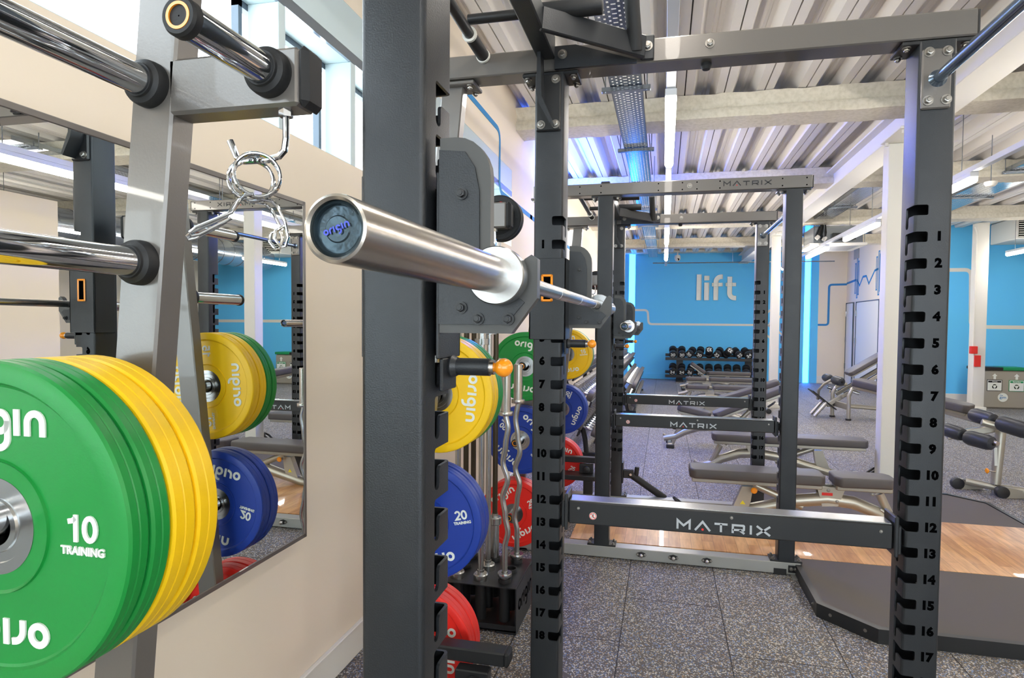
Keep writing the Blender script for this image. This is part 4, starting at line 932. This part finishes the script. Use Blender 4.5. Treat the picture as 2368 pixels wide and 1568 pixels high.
# leg machine far right centre
lg = thing('leg_bench', 'silver and black inclined leg bench with two round rollers near the white column', 'bench', (3.15, 11.0, 0))
def rl(x, y, z): return (x-3.15, y-11.0, z)
for (x, y) in ((2.86, 11.2), (3.02, 10.85)):
    MB().tube([rl(x, y, .0), rl(x+.0, y, .42), rl(x+.04, y, .52), rl(x+.14, y, .57), rl(x+.22, y, .57)], .032, 14).build('front_leg', 'bench', lg)
    MB().cyl(rl(x, y, 0), rl(x, y, .03), .045, seg=16).build('rubber_foot', 'wheel', lg)
b = MB(); b.bar(rl(2.86, 11.2, .25), rl(3.02, 10.85, .22), .03, .10, .006); b.build('cross_plate', 'bench', lg)
for (y, dz) in ((11.35, 0), (11.0, 0)):
    b = MB(); b.bar(rl(2.95, y, .38), rl(3.75, y, .92), .05, .06, .008); b.build('guide_rail', 'bench', lg); b = MB(); b.bar(rl(2.98, y, .435), rl(3.6, y, .855), .03, .02, .002); b.build('rail_strip', 'wheel', lg)
b = MB(); b.bar(rl(2.75, 11.15, .2), rl(3.3, 11.15, .58), .07, .07, .01); b.build('centre_tube', 'bench', lg)
for y in (11.2, 11.0): b = MB(); b.tube([rl(2.95, y, .22), rl(4.1, y, .16)], .025, 10); b.build('floor_tube', 'bench', lg)
MB().tube([rl(3.7, 11.0, .8), rl(3.72, 11.0, .4), rl(3.75, 11.0, .03)], .035, 12).build('rear_leg', 'bench', lg)
mt = Matrix.Translation(rl(3.1, 11.2, .72)) @ Matrix.Rotation(math.radians(-33), 4, 'Y'); pad(lg, 'backrest', .75, .40, .36, .07, mt)
b = MB(); b.tube([rl(2.66, 11.35, .28), rl(2.66, 11.3, .45), rl(2.74, 11.25, .57), rl(2.83, 11.2, .64)], .024, 12); b.build('roller_arm', 'bench', lg)
roller(lg, rl(2.80, 11.5, .66), rl(2.84, 11.27, .655), .07); roller(lg, rl(2.86, 11.16, .65), rl(2.93, 10.92, .63), .075)
b = MB(); b.bar(rl(2.5, 11.2, .46), rl(2.88, 11.2, .15), .38, .018, .003, (.6, 0, .7)); b.build('foot_plate', 'wheel', lg)
for y in (11.35, 11.08): b = MB(); b.cyl(rl(2.74, y, .26), rl(2.55, y, .02), .028, seg=14); b.build('foot_strut', 'bench', lg); 
b = MB(); b.cyl(rl(3.04, 10.95, .48), rl(3.04, 10.85, .46), .02, seg=12); pn = b.build('pin_shaft', 'steel', lg); MB().lathe([(0, 0), (.03, .004), (.03, .02), (0, .024)], rl(3.14, 11.05, .60), (-.5, -1, .3), 16).build('pin_knob', 'orange', pn)
for (y, x) in ((11.4, 2.9), (10.9, 3.1)):
    b = MB(); b.cyl(rl(x-.08, y, .50), rl(x+.08, y-.03, .45), .028, seg=14); b.cyl(rl(x-.02, y, .47), rl(x-.04, y, .40), .012, seg=8); b.build('clamp_handle', 'chrome', lg)

# ================================================================== CEILING SERVICES
k = 0
def batten(x, y, label, m='ledtube'):
    r = thing('led_batten', label, 'ceiling light', (x, y, 2.92), 0, 'white LED battens under the ceiling'); L = 1.5
    MB().box(-.035, .035, 0, L, .03, .075, .004).build('housing', 'trunk', r)
    b = MB(); pr = [(-.034, .032), (-.034, -.005), (-.022, -.022), (0, -.028), (.022, -.022), (.034, -.005), (.034, .032)]
    b.prism(pr, (0, .015, 0), (1, 0, 0), (0, 0, 1), (0, L-.03, 0)); b.build('diffuser', m, r, 60)
    for y2 in (.25, L-.25): MB().cyl((0, y2, .075), (0, y2, .68), .004, seg=8).build('drop_rod', 'galv', r)
    return r
LP = [('row straight ahead', .018), ('row over the benches', 2.75), ('row far to the right', 6.2)]
proto = {}
for rn, X in LP:
    for i in range(-3, 4 if X < 1 else 5):  # last batten over the benches is hidden, added as fill for the back
        y = 3.75+2.53*i-(.35 if i < 0 else 0)
        if X > 6 and y > 12: continue
        n = {0: 'nearest in view', 1: 'second', 2: 'third', 3: 'fourth', 4: 'farthest, added to brighten the back'}.get(i, '')
        m = 'ledtube_near' if i < 1 and X < 1 else 'ledtube_far' if (i > 1 and X < 1) or (i > 2 and X < 5) else 'ledtube'
        if m not in proto: o = proto[m] = batten(X, y, '', m)
        else: o = copy_tree(proto[m]); o.location = (X, y, 2.92)
        o['label'] = 'glowing LED batten in the %s, %s' % (rn, n)
        if i < 0: o['label'] = 'white LED batten in the %s, overhead behind the picture' % rn
for X, nm in ((.018, 'white lighting trunking along the row straight ahead'), (2.75, 'white lighting trunking over the benches on the right')):
    r = thing('lighting_trunking', nm, 'trunking', (X, 4, 2.995)); b = MB(); b.box(-.028, .028, -8.0, 11.0, .0, .05, .002); b.build('channel', 'trunk', r)
def tray(x0, x1, y0, y1, z, label):
    r = thing('cable_tray', label, 'cable tray', ((x0+x1)/2, y0, z)); hw = (x1-x0)/2; L = y1-y0
    b = MB(); b.box(-hw, hw, 0, L, 0, .002); b.box(-hw, -hw+.002, 0, L, 0, .05); b.box(hw-.002, hw, 0, L, 0, .05); b.build('tray', 'galv', r)
    h = MB(); h.bm.free(); h.bm = bmesh.new(); n = 0
    y = .03
    while y < L:
        for i, xx in enumerate((-.6, -.4, -.2, 0, .2, .4, .6)):
            w_, l_ = (.013, .0055) if i == 3 else (.0062, .0080)
            a = [h.bm.verts.new((xx*hw*1.3+p*w_, y+q*l_+(.025 if i % 2 else 0), -.0006)) for p, q in ((-1, -1), (1, -1), (1, 1), (-1, 1))]; h.bm.faces.new(a)
        y += .05
    h.build('perforations', 'white', r, recalc=False)
    for yy in [.24+1.53*i for i in range(int(L/1.53))]:
        g = MB(); g.box(-hw-.06, hw+.06, yy, yy+.045, -.035, -.004, .002)
        for s in (-1, 1): g.cyl((s*(hw+.035), yy+.02, -.04), (s*(hw+.035), yy+.02, 3.60-z), .005, seg=8)
        g.build('support_channel', 'galv', r)
    return r
tray(-.405, -.18, -2, 15.5, 3.27, 'perforated galvanised cable tray under the deck left of the light row, washed in blue light')
tray(2.55, 2.85, 8.5, 16.5, 3.45, 'perforated galvanised cable tray behind the white steel beam')
tray(4.0, 4.5, 5.0, 12.0, 3.45, 'wide perforated cable tray high on the right')
tag(MB().tube([(-.3, 15.3, 3.1), (.5, 15.35, 3.1), (3.9, 15.4, 3.1)], .014, 8).build('conduit_pipe', 'galv'), 'thin grey conduit running across in front of the blue back wall', 'pipe')
for X in (.1, 1.6, 3.2): MB().cyl((X, 15.35, 3.1), (X, 15.35, 3.60), .005, seg=8).build('hanger', 'galv', bpy.data.objects['conduit_pipe'])
cm = thing('security_camera', 'white dome security camera hanging in front of the blue back wall', 'camera', (.335, 17.3, 3.45))
MB().cyl((0, 0, .05), (0, 0, .15), .02, seg=12).build('stem', 'white', cm); MB().lathe([(0, .07), (.07, .06), (.085, 0), (.08, -.05), (.05, -.10), (0, -.12)], (0, 0, 0), (0, 0, 1), 28).build('dome', 'white', cm)
MB().lathe([(0, -.012), (.035, -.008), (.04, .0)], (0.01, -.06, -.06), (0, 1, .6), 20).build('lens', 'void', cm)
# cassette AC unit
ac = thing('air_conditioner', 'ceiling air conditioning cassette with pipes and hanging rods, above the middle of the gym', 'air conditioner', (3.05, 12.2, 3.02))
MB().box(-.50, .46, -.45, .5, 0, .05, .008).build('fascia', 'white', ac); MB().box(-.42, .40, -.38, .42, .05, .36, .004).build('casing', 'galv', ac)
MB().box(-.34, .34, -.36, .36, -.004, .0, .001).build('inlet_grille', 'gray_light', ac)
b = MB(); b.box(-.12, .26, -.47, -.38, .10, .22, .004); b.box(-.08, .22, -.48, -.46, .12, .19); b.build('control_box', 'black_plain', ac)
b = MB(); b.tube([(-.36, -.45, .14), (-.34, -.50, .22), (-.30, -.46, .34), (-.28, -.3, .42)], .028, 10); b.tube([(-.26, -.45, .12), (-.26, -.52, .22), (-.26, -.46, .36)], .028, 10); b.build('insulated_pipe', 'rubber', ac)
b = MB(); b.cyl((-.40, -.47, .12), (-.35, -.47, .17), .035, seg=14); b.cyl((-.28, -.48, .09), (-.24, -.47, .15), .035, seg=14); b.build('pipe_joint', 'white', ac)
for X in (-.42, .42):
    for Y in (-.4, .4): MB().cyl((X, Y, .05), (X, Y, .58), .006, seg=8).build('hanging_rod', 'galv', ac)
a2 = thing('wall_duct_grille', 'white square ventilation duct with a slatted grille at the right edge under the ceiling', 'vent', (6.62, 12.9, 3.42))
MB().box(-.26, .5, 0, .9, -.2, .2, .01).build('duct', 'white', a2); MB().box(-.22, .24, -.012, -.002, -.17, .17).build('opening', 'void', a2)
g = MB()
for i in range(9): g.box(-.22, .24, -.025, -.005, -.165+i*.04, -.15+i*.04)
g.build('slats', 'white', a2)
sn = thing('smoke_detector', 'white round detector hanging on a rod right of the numbered post', 'detector', (3.35, 7.3, 3.1)); MB().lathe([(0, -.04), (.04, -.036), (.06, -.01), (.06, .01), (0, .012)], (0, 0, 0), (0, 0, 1), 24).build('dome', 'white', sn); MB().cyl((0, 0, .01), (0, 0, .50), .005, seg=8).build('rod', 'galv', sn)
dk = thing('spiral_duct', 'round galvanised ventilation duct under the ceiling far right, seen in the mirror', 'duct', (6.9, 5, 3.1)); b = MB(); b.cyl((0, -8, 0), (0, 8, 0), .28, seg=36); b.build('pipe', 'galv', dk)
for i in range(40): pass
b = MB()
for i in range(48): b.lathe([(.283, -.008), (.288, 0), (.283, .008)], (0, -7.9+i*.33, 0), (0, 1, 0), 32)
b.build('seams', 'galv', dk)
# column fittings and bin
fb = thing('fire_call_point', 'red fire alarm call point on the white column at the right', 'alarm', (5.60, 12.62, 1.10)); MB().box(-.055, .055, -.05, .03, -.02, .12, .006).build('box', 'print_red', fb); MB().box(.03, .13, -.004, .03, -.26, -.05, .002).build('notice', 'print_red', fb)
tag(MB().tube([(5.60, 12.63, 1.22), (5.60, 12.63, 3.3), (5.55, 12.6, 3.42)], .012, 8).build('conduit_pipe', 'white'), 'thin white conduit running up the white column from the red alarm', 'pipe')
bn = thing('recycling_bin', 'grey double recycling bin with black and green lid against the blue wall', 'bin', (6.38, 13.45, 0))
q = MB(); q.box(-.42, .42, -.2, .2, .0, .74, .03); q.build('body', 'binmetal', bn)
MB().box(-.43, .02, -.21, .21, .74, .80, .01).build('waste_lid', 'black_plain', bn); MB().box(.02, .43, -.21, .21, .74, .80, .01).build('recycling_lid', 'bin_green', bn)
for x, m2, tx in ((-.12, 'black_plain', 'Waste'), (.25, 'bin_green', 'Recycling')):
    s = MB().box(x-.13, x+.13, -.206, -.201, .34, .56, .004).build('notice', m2, bn); MB().box(x-.12, x+.12, -.209, -.206, .35, .55, .003).build('panel', 'print', s); MB().box(x-.11, x+.11, -.211, -.208, .505, .54, .002).build('heading', m2, s)
    t = MB(); t.mesh(text_mesh(tx, .034, .0005, .0004, 2), frame((x, -.2115, .522), (1, 0, 0), (0, 0, 1))); t.build('lettering', 'print', s)
    t = MB(); t.prism([(-.02, 0), (-.02, .06), (-.045, .06), (0, .11), (.045, .06), (.02, .06), (.02, 0)], (x, -.207, .57), (1, 0, 0), (0, 0, 1), (0, .005, 0)); t.build('arrow', 'print', bn)
    t = MB()
    for a in (90, 210, 330): t.stroke(arc(0, 0, .035, a-45, a+45, 6), .018, (x, -.211, .43), (1, 0, 0), (0, 0, 1), (0, .002, 0))
    t.build('symbol', 'bin_green' if x > 0 else 'gray', s)
s = MB().cyl((.03, -.205, .22), (.03, -.2, .22), .085, seg=32).build('round_badge', 'print', bn)
t = MB(); t.mesh(text_mesh('gym', .07, .001, .0004, 2), frame((.03, -.2056, .22), (1, 0, 0), (0, 0, 1))); t.mesh(text_mesh('The', .035, .0006, .0004, 2), frame((.0, -.2056, .258), (1, 0, 0), (0, 0, 1))); t.build('lettering', 'stripe', s)
# small fixture on the left wall
em = thing('emergency_light', 'small white light fitting on the left wall beside the numbered post', 'light', (XW, 6.75, 2.72)); MB().box(0, .05, -.12, .12, -.12, .12, .01).build('case', 'white', em); MB().box(.05, .058, -.09, .09, -.06, .06, .004).build('lens', 'gray_light', em)
